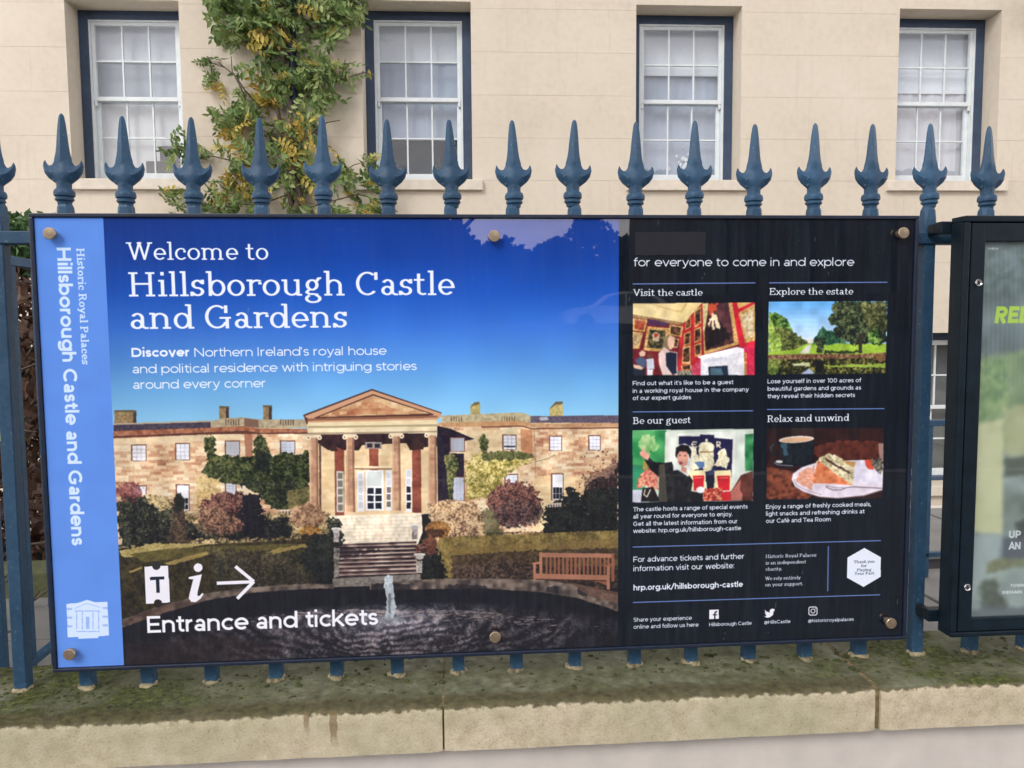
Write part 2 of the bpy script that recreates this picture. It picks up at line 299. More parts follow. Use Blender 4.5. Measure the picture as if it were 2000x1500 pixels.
class Canvas:
    """paints the flat print of a sign into memory; all positions come in survey units (the 2000 x 1500 survey grid)"""
    def __init__(s, W, H, to_tex, base=(0, 0, 0)):
        s.W, s.H = W, H; s.T = to_tex
        s.a = np.empty((H, W, 3), np.float32); s.a[:] = np.array(base, np.float32) / 255
        s.N = {}
    def noise(s, cell, seed=0):
        k = (cell, seed)
        if k not in s.N:
            r = np.random.default_rng(seed * 977 + int(cell * 10))
            gh, gw = int(s.H / cell) + 3, int(s.W / cell) + 3
            g = r.random((gh, gw)).astype(np.float32)
            y = np.arange(s.H, dtype=np.float32) / cell; x = np.arange(s.W, dtype=np.float32) / cell
            yi = y.astype(int); xi = x.astype(int); fy = y - yi; fx = x - xi
            fy = (fy * fy * (3 - 2 * fy))[:, None]; fx = (fx * fx * (3 - 2 * fx))[None, :]
            r0 = g[yi][:, xi] * (1 - fx) + g[yi][:, xi + 1] * fx
            r1 = g[yi + 1][:, xi] * (1 - fx) + g[yi + 1][:, xi + 1] * fx
            s.N[k] = r0 * (1 - fy) + r1 * fy
        return s.N[k]
    def leaf(s, sc=1.0, seed=1):
        k = ('leaf', sc, seed)
        if k not in s.N:
            n = 0.42 * s.noise(2.6 * sc, seed) + 0.34 * s.noise(6 * sc, seed + 1) + 0.24 * s.noise(17 * sc, seed + 2)
            s.N[k] = np.clip((n - 0.5) * 2.3 + 0.5, 0, 1)
        return s.N[k]
    def ashlar(s, rh=9.5, rw=26, seed=3):
        k = ('ash', rh, rw, seed)
        if k not in s.N:
            r = np.random.default_rng(seed); y = np.arange(s.H); row = (y / rh).astype(int)
            off = r.random(row.max() + 2) * rw; wv = rw * (0.6 + 0.8 * r.random(row.max() + 2))
            x = np.arange(s.W)[None, :]
            col = ((x + off[row][:, None]) / wv[row][:, None]).astype(int)
            tab = r.random((row.max() + 2, col.max() + 2)).astype(np.float32)
            s.N[k] = tab[row[:, None], col] * 0.8 + 0.2 * s.noise(4, 5)
        return s.N[k]
    def _grid(s, P, pad=3):
        x0 = max(0, int(P[:, 0].min() - pad)); x1 = min(s.W, int(P[:, 0].max() + pad) + 1)
        y0 = max(0, int(P[:, 1].min() - pad)); y1 = min(s.H, int(P[:, 1].max() + pad) + 1)
        return x0, x1, y0, y1
    def poly(s, pts, col, f=None, a=1.0, warp=0.0, wseed=1, tex=False, wc=7, sh=None):
        P = np.array(pts, np.float32) if tex else s.T(pts)
        x0, x1, y0, y1 = s._grid(P, 3 + abs(warp))
        if x1 <= x0 or y1 <= y0: return
        sl = (slice(y0, y1), slice(x0, x1))
        gy, gx = np.mgrid[y0:y1, x0:x1].astype(np.float32) + 0.5
        if warp:
            gx = gx + (s.noise(wc, wseed)[sl] - .5) * 2 * warp + (s.noise(wc * .4, wseed + 4)[sl] - .5) * warp
            gy = gy + (s.noise(wc, wseed + 9)[sl] - .5) * 2 * warp + (s.noise(wc * .4, wseed + 7)[sl] - .5) * warp
        m = np.zeros(gx.shape, bool); n = len(P)
        for i in range(n):
            ax, ay = P[i]; bx, by = P[(i + 1) % n]
            if ay == by: continue
            c = (ay > gy) != (by > gy)
            m ^= c & (gx < (bx - ax) * (gy - ay) / (by - ay) + ax)
        if f is None:
            v = np.array(col, np.float32) / 255
            s.a[sl][m] = s.a[sl][m] * (1 - a) + v * a
        else:
            t = f[sl][m]
            if sh is None: sh = .42 if warp >= 4 else 0
            if sh:        # the photograph's own light comes from the upper left
                bx = P[:, 0].max() - P[:, 0].min() + 1; by = P[:, 1].max() - P[:, 1].min() + 1
                gx_ = (np.mgrid[y0:y1, x0:x1][1][m] - P[:, 0].min()) / bx; gy_ = (np.mgrid[y0:y1, x0:x1][0][m] - P[:, 1].min()) / by
                t = np.clip(t * .95 + sh * (.62 - .45 * gx_ - .75 * gy_), 0, 1)
            k = np.linspace(0, 1, len(col)); cc = np.array(col, np.float32) / 255
            v = np.stack([np.interp(t, k, cc[:, j]) for j in range(3)], 1)
            s.a[sl][m] = s.a[sl][m] * (1 - a) + v * a
    def ell(s, cx, cy, rx, ry, col, f=None, a=1.0, warp=0.0, rot=0, n=26, wseed=1, sh=None):
        c, d = math.cos(rot), math.sin(rot)
        s.poly([(cx + rx * math.cos(t) * c - ry * math.sin(t) * d, cy + rx * math.cos(t) * d + ry * math.sin(t) * c)
                for t in np.linspace(0, 2 * math.pi, n, endpoint=False)], col, f, a, warp, wseed, sh=sh)
    def strokes(s, lines, hw, col, k=1.0, a=1.0, rnd=False):
        """lines: polylines already in texture pixels; hw half width; k = vertical squeeze of the pen"""
        allp = np.array([p for l in lines for p in l], np.float32)
        x0, x1, y0, y1 = s._grid(allp, hw + 2)
        if x1 <= x0 or y1 <= y0: return
        gy, gx = np.mgrid[y0:y1, x0:x1].astype(np.float32) + 0.5
        gy = gy * k; D = np.full(gx.shape, 1e6, np.float32)
        for l in lines:
            n = len(l) - 1; loop = math.hypot(l[0][0] - l[-1][0], l[0][1] - l[-1][1]) < .6
            for i in range(n):
                ax, ay = l[i][0], l[i][1] * k; bx, by = l[i + 1][0], l[i + 1][1] * k
                dx, dy = bx - ax, by - ay; L2 = math.hypot(dx, dy)
                if L2 < 1e-6: continue
                ux, uy = dx / L2, dy / L2
                t = (gx - ax) * ux + (gy - ay) * uy; pd = np.abs((gx - ax) * uy - (gy - ay) * ux)
                lo = -t; hi = t - L2
                c0 = (i > 0) or rnd or loop; c1 = (i < n - 1) or rnd or loop
                dlo = np.where(lo > 0, np.hypot(pd, lo) - hw if c0 else np.maximum(pd - hw, lo), -1e6)
                dhi = np.where(hi > 0, np.hypot(pd, hi) - hw if c1 else np.maximum(pd - hw, hi), -1e6)
                D = np.minimum(D, np.maximum(pd - hw, np.maximum(dlo, dhi)))
        cov = np.clip(0.5 - D, 0, 1)[..., None] * a
        sl = (slice(y0, y1), slice(x0, x1))
        s.a[sl] = s.a[sl] * (1 - cov) + np.array(col, np.float32) / 255 * cov
    def line(s, pts, width, col, a=1.0, rnd=False):
        P = s.T(pts); s.strokes([[tuple(p) for p in P]], width / 2, col, a=a, rnd=rnd)
    def text(s, st, p0, p1, cap, col=(255, 255, 255), w=0.115, font='sans', slant=0.0, rot=False):
        """one line of lettering from p0 to p1 (ends of the baseline), cap height in survey units"""
        if rot: q = s.T([p0, p1, (p0[0] + cap, p0[1])]); caph = abs(q[2][0] - q[0][0])
        else: q = s.T([p0, p1, (p0[0], p0[1] - cap)]); caph = abs(q[2][1] - q[0][1])
        h = w / 2; t = h * 0.52
        gl = [(sans(c, h) if font == 'sans' else slab(c, h, t)) for c in st]
        adv = sum(g[0] for g in gl) - 0.08
        if rot:
            tot = q[1][1] - q[0][1]; bx = (q[0][0] + q[1][0]) / 2
        else:
            tot = q[1][0] - q[0][0]; by = (q[0][1] + q[1][1]) / 2
        sx = tot / adv; x = 0
        for gadv, ls in gl:
            if ls:
                if rot: out = [[(bx + v * caph, q[0][1] + (x + u) * sx) for u, v in l] for l in ls]
                else: out = [[(q[0][0] + (x + u + slant * v) * sx, by - v * caph) for u, v in l] for l in ls]
                hw = h * (caph + sx) / 2
                if font == 'sans': s.strokes(out, hw, col)
                elif rot: s.strokes(out, hw * .6, col, k=.6)
                else: s.strokes(out, hw, col, k=1 / .56)
            x += gadv
    def blur(s, sl, r=1):
        b = s.a[sl]; p = np.pad(b, ((r, r), (r, r), (0, 0)), 'edge'); acc = 0
        for i in range(2 * r + 1):
            for j in range(2 * r + 1): acc = acc + p[i:i + b.shape[0], j:j + b.shape[1]]
        s.a[sl] = acc / (2 * r + 1) ** 2
    def image(s, name):
        im = bpy.data.images.new(name, s.W, s.H, alpha=False)
        out = np.ones((s.H, s.W, 4), np.float32); out[..., :3] = np.clip(s.a[::-1], 0, 1)
        im.pixels.foreach_set(out.ravel()); im.update(); im.pack(); return im

def homography(src, dst):
    A = []; b = []
    for (x, y), (u, v) in zip(src, dst):
        A += [[x, y, 1, 0, 0, 0, -u * x, -u * y], [0, 0, 0, x, y, 1, -v * x, -v * y]]; b += [u, v]
    h = np.append(np.linalg.solve(np.array(A, float), np.array(b, float)), 1).reshape(3, 3)
    def f(pts):
        p = np.array(pts, float); q = np.c_[p, np.ones(len(p))] @ h.T
        return (q[:, :2] / q[:, 2:]).astype(np.float32)
    return f
# ------------------------------------------------------------------ the print on the welcome board
BW, BH = 1.8, 0.918
TW, TH = 2360, 1204
to_board = homography([(57, 417), (1797, 420), (1768, 1248), (102, 1314)], [(0, 0), (TW, 0), (TW, TH), (0, TH)])

def rect(x0, y0, x1, y1): return [(x0, y0), (x1, y0), (x1, y1), (x0, y1)]

def paint_castle(c):
    N = c.noise; LF = c.leaf(1.0, 1); LB = c.leaf(2.0, 11); fine = N(3, 2)
    # sky of the printed photograph: deep above, pale at the roofs
    P = c.T([(202, 426), (1211, 427), (1209, 1262), (238, 1304)])
    x0, x1 = int(P[0][0]), int(P[1][0]); c.px0, c.px1 = x0, x1
    yy = np.arange(c.H, dtype=np.float32) / c.H
    ys = np.array([0, .09, .17, .25, .32, .38, .44, 1.0])
    cols = np.array([(14, 56, 142), (18, 66, 160), (28, 86, 190), (58, 118, 216), (84, 148, 226), (112, 180, 238), (140, 204, 245), (140, 204, 245)], np.float32) / 255
    g = np.stack([np.interp(yy, ys, cols[:, k]) for k in range(3)], 1)
    c.a[:, x0:x1] = g[:, None, :] * (0.97 + 0.06 * c.noise(90, 4)[:, x0:x1, None])
    xx = np.linspace(0, 1, x1 - x0)[None, :, None]
    c.a[:, x0:x1] *= 1 - 0.10 * np.clip(1 - xx * 2.2, 0, 1) - 0.04 * np.clip(xx * 2 - 1.4, 0, 1)
    stone = [(150, 94, 70), (196, 144, 108), (218, 184, 142), (230, 208, 170), (240, 228, 202)]
    ash = np.clip(.66 * c.ashlar(8, 22, 3) + .50 * N(44, 61) + .16 * N(3, 9) - .16, 0, 1); ash2 = np.clip(.55 * c.ashlar(9, 20, 5) + .5 * N(30, 62) + .14 * N(3, 9) - .06, 0, 1)
    c.poly([(226, 1010), (1209, 1000), (1212, 1290), (230, 1330)], [(14, 14, 22), (30, 28, 30)], f=N(20, 3))
    # left wing ------------------------------------------------
    for ch in (rect(222, 803, 265, 830), rect(427, 795, 446, 824), rect(513, 793, 530, 824)):
        c.poly(ch, [(120, 100, 70), (168, 144, 104)], f=N(5, 3))
        c.poly([(ch[1][0] - 6, ch[1][1] + 1), ch[1], ch[2], (ch[2][0] - 6, ch[2][1])], (62, 50, 48))
        c.poly([(ch[0][0], ch[0][1] - 1), (ch[1][0], ch[1][1] - 1), (ch[1][0], ch[1][1] + 3), (ch[0][0], ch[0][1] + 3)], (96, 84, 62))
    c.poly([(220, 830), (412, 823), (412, 842), (220, 846)], [(50, 44, 60), (82, 74, 90)], f=N(4, 6))
    c.poly([(220, 846), (412, 838), (478, 834), (602, 838), (604, 1025), (226, 1075)], stone, f=ash)
    c.poly([(220, 828), (412, 822), (412, 825), (220, 831)], (176, 160, 140))
    c.poly([(410, 824), (432, 818), (472, 816), (505, 820), (602, 820), (602, 836), (505, 837), (472, 834), (410, 838)], [(150, 138, 112), (196, 182, 150)], f=N(6, 2))
    c.poly([(476, 817), (504, 821), (504, 836), (476, 833)], (120, 92, 78))
    for bx in list(range(439, 467, 5)) + list(range(546, 576, 5)): c.poly(rect(bx, 820, bx + 2, 831), (96, 74, 62))
    c.poly([(220, 843), (412, 836), (476, 833), (506, 838), (602, 838), (602, 845), (506, 846), (476, 843), (412, 846), (220, 855)], [(124, 70, 48), (190, 128, 94)], f=N(7, 5))
    c.poly([(220, 853), (412, 845), (476, 842), (506, 846), (602, 845), (602, 848), (412, 849), (220, 857)], (92, 52, 44))
    c.poly([(220, 858), (412, 850), (470, 848), (470, 856), (412, 861), (220, 869)], [(214, 190, 146), (236, 216, 176)], f=N(9, 5), a=.8)
    c.poly([(476, 846), (492, 850), (492, 900), (478, 900)], (150, 82, 58), a=.7)
    def win(x0, y0, x1, y1, lit=(216, 218, 226), dk=False, bars=True):
        c.poly(rect(x0 - 2.5, y0 - 2, x1 + 1.5, y1 + 2), (112, 66, 50))
        c.poly(rect(x0, y0, x1, y1), lit)
        if dk: c.poly(rect(x0 + 1.5, (y0 + y1) / 2, x1 - 1.5, y1 - 2), (24, 26, 36))
        if bars:
            gc = (168, 172, 186) if not dk else (226, 226, 232)
            for i in (1, 2): c.poly(rect(x0 + (x1 - x0) * i / 3 - .5, y0, x0 + (x1 - x0) * i / 3 + .5, y1), gc)
            for i in (1, 2, 3): c.poly(rect(x0, y0 + (y1 - y0) * i / 4 - .5, x1, y0 + (y1 - y0) * i / 4 + .5), gc)
        c.poly(rect(x0 - 3, y1 + 1, x1 + 2, y1 + 4), (226, 204, 164))
    win(257, 871, 283, 901, (226, 226, 230)); win(343, 868, 368, 899); win(440, 863, 466, 891, (176, 178, 184)); win(548, 863, 574, 886, (190, 200, 216))
    win(257, 951, 283, 985, (220, 222, 232)); win(344, 949, 367, 998, (226, 228, 236), dk=True); win(440, 945, 459, 966, (200, 206, 220))
    ivy = [(14, 20, 14), (36, 46, 26), (62, 72, 38), (104, 108, 62), (158, 150, 92)]
    c.poly([(399, 858), (413, 850), (421, 866), (417, 888), (442, 891), (492, 894), (496, 862), (503, 847), (520, 862), (527, 894), (545, 886), (560, 884), (578, 890), (603, 878), (604, 1002), (566, 1000), (528, 992), (498, 962), (462, 948), (424, 940), (398, 930), (390, 922), (402, 905)], ivy[:4], f=LF, warp=5)
    c.poly([(500, 880), (530, 890), (522, 930), (494, 915)], (10, 14, 24), warp=6, a=.6)
    c.poly([(385, 930), (425, 935), (428, 990), (380, 1000)], [(150, 118, 66), (198, 168, 104), (226, 204, 140)], f=LF, warp=7, a=.85)
    c.poly([(560, 960), (604, 950), (604, 1000), (560, 1000)], [(90, 84, 42), (160, 140, 80)], f=LF, warp=5, a=.7)
    # balustrades
    for a0, a1, yb in ((360, 392, 1000), (545, 636, 996)):
        c.poly(rect(a0, yb, a1, yb + 16), (66, 50, 44)); c.poly(rect(a0, yb, a1, yb + 3.5), (214, 196, 168)); c.poly(rect(a0, yb + 13, a1, yb + 16), (176, 156, 130))
        for bx in range(a0 + 2, a1, 6): c.poly(rect(bx, yb + 3, bx + 2.6, yb + 14), (208, 188, 160))
    # portico ---------------------------------------------------
    c.poly([(602, 846), (856, 842), (856, 1004), (640, 1012), (604, 1012)], [(214, 176, 124), (230, 200, 150), (242, 220, 178)], f=ash2)
    c.poly([(604, 848), (853, 844), (853, 872), (800, 876), (792, 866), (706, 870), (700, 880), (640, 880), (622, 868)], [(38, 22, 30), (66, 40, 40)], f=N(10, 4))
    red = [(96, 42, 36), (138, 66, 50), (166, 88, 64)]
    c.poly([(652, 872), (671, 880), (671, 1008), (653, 1010)], red, f=ash2)
    c.poly([(720, 876), (738, 876), (738, 920), (720, 920)], red, f=ash2); c.poly([(804, 870), (821, 868), (822, 1002), (804, 1002)], red, f=ash2)
    c.poly([(643, 872), (652, 868), (660, 882), (645, 882)], (60, 34, 34)); c.poly([(795, 870), (828, 866), (826, 878), (800, 880)], (60, 34, 34))
    c.poly([(622, 866), (626, 868), (626, 1006), (622, 1006)], (92, 64, 52)); c.poly(rect(712, 864, 745, 877), (150, 142, 136)); c.poly(rect(716, 867, 726, 875), (42, 34, 44)); c.poly(rect(731, 867, 741, 875), (42, 34, 44))
    c.poly(rect(692, 911, 768, 917), (236, 216, 176)); c.poly(rect(692, 915, 768, 918), (150, 112, 84))
    c.poly(rect(713, 919, 748, 998), (236, 238, 242)); c.poly(rect(716, 921, 744, 950), (204, 214, 210))
    for i in range(2):
        for j in range(3): c.poly(rect(716.5 + i * 15.5, 954 + j * 14.5, 728.5 + i * 15.5, 965.5 + j * 14.5), (22, 26, 44))
    c.poly(rect(696, 921, 710, 1000), (226, 228, 232)); c.poly(rect(752, 919, 764, 998), (226, 228, 232))
    for j in range(5):
        c.poly(rect(699, 925 + j * 14, 707, 936 + j * 14), (196, 200, 208)); c.poly(rect(754, 924 + j * 14, 762, 935 + j * 14), (204, 208, 214) if j < 2 else (120, 104, 96))
    c.poly(rect(656, 921, 670, 1001), (206, 198, 190)); c.poly(rect(791, 917, 803, 1001), (226, 224, 226))
    for j in range(5):
        c.poly(rect(658.5, 924 + j * 15.5, 668, 936 + j * 15.5), (112, 112, 98))
        c.poly(rect(793, 920 + j * 15.5, 801, 932 + j * 15.5), (198, 202, 210) if j < 2 else (30, 28, 40))
    pink = [(148, 100, 80), (176, 126, 98), (196, 150, 114), (214, 176, 136)]
    for cx, tw, bw, top, bot in ((612, 8, 9, 856, 1004), (683, 7.6, 9.4, 855, 1004), (773, 7.6, 9.2, 853, 1001), (843.5, 8, 9, 851, 1000)):
        c.poly([(cx - tw, top), (cx + tw, top), (cx + bw, bot), (cx - bw, bot)], pink, f=ash2)
        c.poly([(cx - tw, top), (cx - tw + 3, top), (cx - bw + 3.4, bot), (cx - bw, bot)], (236, 206, 164), a=.5)
        c.poly([(cx + tw - 4, top), (cx + tw, top), (cx + bw, bot), (cx + bw - 4.4, bot)], (116, 76, 62), a=.6)
        c.poly(rect(cx - 13, top - 7, cx + 13, top), (230, 210, 174)); c.ell(cx - 11, top - .5, 4.6, 4.8, (238, 222, 190)); c.ell(cx + 11, top - .5, 4.6, 4.8, (238, 222, 190))
        c.ell(cx - 11, top - .5, 1.8, 1.8, (150, 112, 86)); c.ell(cx + 11, top - .5, 1.8, 1.8, (150, 112, 86))
        c.poly(rect(cx - bw - 3, bot - 3, cx + bw + 3, bot + 3), (220, 190, 150))
    c.poly([(598, 819), (853, 815), (853, 846), (600, 850)], [(226, 206, 160), (240, 226, 190)], f=N(14, 2))
    c.poly([(600, 833), (853, 829), (853, 833), (600, 837)], (176, 162, 126)); c.poly([(600, 846), (853, 842), (853, 845), (600, 850)], (168, 148, 118))
    c.poly([(591, 811), (726, 760), (862, 806), (862, 813), (854, 820), (598, 826)], (206, 158, 124)); c.poly([(591, 811), (726, 760), (862, 806), (862, 808), (726, 763), (592, 814)], (74, 44, 46))
    c.poly([(614, 816), (728, 770), (846, 809), (846, 812), (612, 818)], (86, 50, 44)); c.poly([(622, 815), (728, 773), (838, 808)], [(176, 120, 84), (214, 180, 134), (238, 214, 172)], f=ash)
    c.poly([(664, 812), (700, 795), (706, 786), (742, 786), (770, 800), (806, 808)], [(150, 84, 58), (190, 130, 92), (226, 190, 144)], f=ash, a=.8)
    c.poly([(598, 818), (854, 812), (854, 816), (598, 823)], (140, 98, 74)); c.poly([(592, 812), (600, 818), (600, 830), (597, 828)], (84, 50, 44))
    # right wing ---------------------------------------------------
    c.poly([(918, 790), (937, 786), (937, 812), (919, 813)], [(150, 138, 86), (206, 190, 124)], f=N(5, 1)); c.poly([(917, 798), (926, 786), (936, 785), (936, 790), (926, 792)], (110, 96, 70))
    c.poly([(1073, 798), (1084, 786), (1099, 785), (1100, 816), (1074, 814)], [(160, 146, 90), (214, 198, 132)], f=N(5, 1)); c.poly([(1072, 799), (1085, 785), (1099, 784), (1099, 789), (1087, 790)], (104, 92, 70))
    c.poly([(1036, 813), (1209, 811), (1209, 828), (1036, 828)], [(74, 66, 84), (116, 106, 120)], f=N(3, 6)); c.poly([(1052, 816), (1068, 814), (1072, 820), (1056, 822)], (176, 180, 190))
    for k in range(1104, 1209, 7): c.line([(k, 813), (k + 5, 825)], 1.2, (64, 56, 74), a=.6)
    c.poly([(854, 826), (1209, 826), (1209, 1040), (854, 1040)], stone, f=ash)
    c.poly([(1040, 930), (1209, 930), (1209, 1040), (1040, 1040)], [(220, 192, 132), (240, 220, 166)], f=N(12, 3), a=.55)
    c.poly([(862, 812), (960, 808), (1000, 806), (1020, 806), (1036, 812), (1036, 832), (862, 832)], [(156, 146, 116), (204, 192, 156)], f=N(6, 2))
    for bx in list(range(880, 905, 5)) + list(range(979, 1005, 5)): c.poly(rect(bx, 814, bx + 2, 823), (110, 92, 72))
    c.poly([(862, 826), (940, 824), (1000, 822), (1022, 823), (1038, 828), (1209, 826), (1209, 833), (1038, 835), (1020, 831), (940, 833), (862, 834)], [(176, 128, 88), (206, 168, 124)], f=N(7, 5))
    c.poly([(940, 833), (1020, 831), (1038, 836), (1209, 834), (1209, 837), (1038, 839), (1020, 834), (940, 836)], (128, 76, 54))
    c.poly([(1016, 838), (1040, 840), (1040, 900), (1018, 900)], [(176, 104, 66), (206, 140, 92)], f=ash, a=.8)
    c.poly([(860, 845), (1010, 838), (1014, 890), (905, 900)], [(206, 186, 138), (232, 214, 168)], f=N(9, 5), a=.7)
    c.poly([(853, 832), (880, 838), (926, 858), (905, 862), (906, 978), (854, 990)], [(22, 18, 38), (48, 36, 50)], f=N(8, 4))
    win(880, 856, 906, 882, (158, 164, 178)); win(983, 851, 1007, 878, (214, 218, 228), bars=True); c.poly(rect(984, 871, 1006, 874), (40, 44, 60))
    win(1074, 853, 1096, 880, (224, 226, 236)); win(1151, 852, 1172, 879, (224, 226, 236)); win(884, 933, 905, 978, (180, 188, 206)); win(987, 928, 1010, 948, (216, 220, 232))
    win(1078, 927, 1099, 977, (232, 234, 240), dk=True); c.line([(1043, 840), (1046, 935)], 1.4, (150, 110, 84))
    c.poly([(868, 889), (880, 886), (893, 896), (894, 920), (886, 934), (884, 975), (874, 975), (872, 925), (869, 910)], ivy[1:], f=LF, warp=4)
    c.poly([(934, 860), (944, 846), (954, 862), (950, 882), (938, 884)], ivy[1:], f=LF, warp=4)
    c.poly([(908, 902), (940, 884), (1000, 882), (1040, 890), (1046, 900), (1018, 908), (1000, 920), (986, 930), (975, 955), (950, 975), (908, 975)], [(96, 92, 36), (150, 138, 60), (196, 180, 96), (232, 216, 150)], f=LF, warp=6)
    c.poly([(940, 884), (1000, 880), (1044, 890), (1040, 896), (1000, 898), (942, 900)], ivy[1:4], f=LF, warp=4, a=.8)
    c.line([(1045, 902), (1070, 896), (1084, 888)], 1.4, (120, 92, 50))
    # shrubs in front of both wings --------------------------------
    bush = [(28, 22, 22), (64, 48, 34), (112, 82, 60), (164, 128, 92), (204, 172, 128)]
    redb = [(30, 20, 26), (74, 44, 42), (122, 76, 66), (158, 108, 88)]
    dark = [(10, 12, 18), (22, 26, 26), (44, 48, 38), (84, 84, 60)]
    c.poly([(228, 985), (262, 965), (330, 972), (350, 1000), (640, 1005), (650, 1062), (400, 1072), (232, 1082)], [(56, 48, 34), (120, 102, 66), (182, 158, 108), (214, 192, 140)], f=LF, warp=6)
    c.poly([(226, 985), (250, 962), (272, 968), (300, 990), (326, 1010), (336, 1062), (300, 1064), (232, 1070)], dark, f=LF, warp=8)
    c.ell(254, 962, 26, 18, [(58, 26, 32), (120, 52, 56), (170, 96, 90)], f=LF, warp=8, a=.8)
    c.poly([(300, 1000), (345, 992), (362, 1020), (420, 1030), (560, 1010), (570, 1050), (340, 1058)], dark, f=LF, warp=7)
    c.ell(440, 1004, 54, 42, redb, f=LF, warp=8); c.ell(420, 1020, 46, 30, bush[1:], f=LF, warp=8, a=.5)
    c.ell(470, 988, 36, 24, redb, f=LF, warp=8); c.poly([(470, 968), (506, 966), (514, 1010), (520, 1050), (478, 1052), (466, 1010)], [(8, 8, 20), (24, 24, 34)], f=LF, warp=8)
    c.poly([(346, 962), (354, 972), (360, 1000), (367, 1064), (322, 1066), (334, 1010), (338, 975)], [(30, 24, 22), (60, 48, 38), (92, 72, 54)], f=LF, warp=3)
    c.poly([(340, 968), (352, 962), (360, 985), (352, 1004), (338, 1000)], (16, 24, 20), warp=4, a=.7)
    c.ell(598, 1008, 36, 24, [(92, 62, 44), (150, 110, 80), (200, 164, 124)], f=LF, warp=7); c.ell(604, 1040, 21, 13, [(96, 58, 24), (150, 104, 46), (188, 142, 70)], f=LF, warp=2)
    c.poly([(584, 1044), (628, 1046), (630, 1066), (588, 1062)], (22, 16, 18), warp=4, a=.8)
    # lawns, left --------------------------------------------------
    c.poly([(228, 1072), (330, 1066), (420, 1064), (600, 1054), (655, 1060), (655, 1145), (600, 1148), (480, 1160), (380, 1180), (236, 1226)], [(28, 24, 20), (48, 42, 26), (66, 58, 32)], f=LB)
    c.poly([(231, 1078), (300, 1062), (400, 1064), (360, 1074), (300, 1076), (262, 1088), (235, 1090)], [(136, 120, 66), (186, 168, 104)], f=LF, warp=2)
    c.poly([(250, 1084), (330, 1072), (430, 1068), (600, 1062), (610, 1066), (500, 1078), (400, 1085), (280, 1100)], [(70, 64, 30), (104, 94, 44)], f=LF, a=.9)
    c.poly([(318, 1102), (370, 1086), (430, 1072), (426, 1078), (380, 1092), (330, 1106)], (164, 140, 74), warp=1.5, a=.85)
    c.poly([(250, 1118), (276, 1107), (274, 1112), (252, 1121)], (150, 128, 66), warp=1); c.poly([(505, 1086), (540, 1072), (610, 1062), (606, 1068), (560, 1076), (512, 1092)], (156, 134, 70), warp=2, a=.85)
    c.poly([(400, 1072), (560, 1080), (650, 1100), (650, 1142), (500, 1150), (420, 1150)], [(22, 20, 20), (48, 44, 34), (86, 80, 56)], f=LF, warp=7, a=.8)
    r = random.Random(4)
    for k in range(90):
        x = r.uniform(395, 640); y = r.uniform(1066, 1142); c.line([(x, y), (x + r.uniform(-3, 3), y - r.uniform(6, 22))], 1.1, (122, 108, 76), a=.35)
    c.poly([(616, 1040), (650, 1050), (660, 1150), (620, 1148), (580, 1090)], dark[:3], f=LF, warp=7)
    # steps ----------------------------------------------------------
    c.poly([(640, 1008), (822, 1003), (824, 1040), (812, 1072), (664, 1078), (644, 1040)], [(214, 198, 168), (236, 224, 198), (246, 238, 218)], f=N(7, 2))
    for k in range(9): c.line([(645 + k * 2.2, 1014 + k * 7), (820 - k, 1009 + k * 7)], 1.2, (184, 162, 134), a=.55)
    c.poly([(660, 1064), (812, 1058), (814, 1122), (650, 1130)], [(36, 26, 34), (74, 56, 58), (120, 96, 90)], f=N(14, 7))
    for k in range(8):
        y = 1066 + k * 8; c.poly([(662 - k * 1.2, y + .8), (812, y - 4), (812, y - 1), (662 - k * 1.2, y + 4)], [(112, 84, 80), (190, 166, 150), (226, 206, 184)], f=N(18, 9), a=.9)
        c.poly([(662 - k * 1.2, y + 4), (812, y - 1), (812, y + 1.6), (662 - k * 1.2, y + 6.4)], (26, 18, 28), a=.75)
    c.poly([(640, 1030), (668, 1050), (664, 1068), (700, 1074), (760, 1076), (700, 1084), (650, 1092)], (30, 22, 32), warp=4, a=.7)
    c.poly([(638, 1012), (664, 1018), (670, 1060), (650, 1070), (640, 1040)], dark, f=LF, warp=6)
    for cx, cy in ((655, 1034), (808, 1028)):
        c.ell(cx, cy, 10, 3, (216, 212, 204)); c.ell(cx, cy + 4, 7, 5, (170, 166, 162)); c.poly(rect(cx - 5, cy + 8, cx + 6, cy + 26), [(110, 100, 100), (206, 196, 190)], f=LF)
    c.poly([(648, 1131), (820, 1122), (822, 1136), (720, 1146), (600, 1158), (600, 1146), (648, 1142)], [(96, 90, 86), (140, 132, 122)], f=N(6, 3))
    c.poly([(650, 1070), (662, 1072), (660, 1128), (650, 1130)], [(60, 54, 52), (150, 142, 134)], f=LF)
    # right garden ----------------------------------------------------
    c.poly([(836, 985), (880, 975), (930, 985), (945, 1010), (950, 1045), (1209, 1030), (1209, 1052), (860, 1068), (840, 1050)], [(70, 50, 44), (140, 108, 78), (196, 160, 118), (226, 196, 150)], f=LF, warp=6)
    c.ell(1004, 984, 52, 44, redb, f=LF, warp=8); c.ell(1010, 1004, 50, 28, [(26, 18, 28), (66, 46, 48), (110, 80, 76)], f=LF, warp=8, a=.75)
    c.poly([(940, 1000), (960, 990), (975, 1030), (985, 1045), (945, 1050)], [(60, 62, 36), (112, 110, 72)], f=LF, warp=5, a=.8)
    c.poly([(1064, 985), (1098, 978), (1108, 950), (1122, 955), (1132, 975), (1148, 945), (1170, 930), (1190, 935), (1209, 905), (1209, 1040), (1060, 1046)], dark[:3], f=LF, warp=9)
    c.poly([(1140, 940), (1160, 920), (1186, 915), (1209, 890), (1209, 950), (1150, 960)], [(36, 20, 28), (78, 46, 48), (150, 110, 90)], f=LF, warp=14, a=.55, wseed=5)
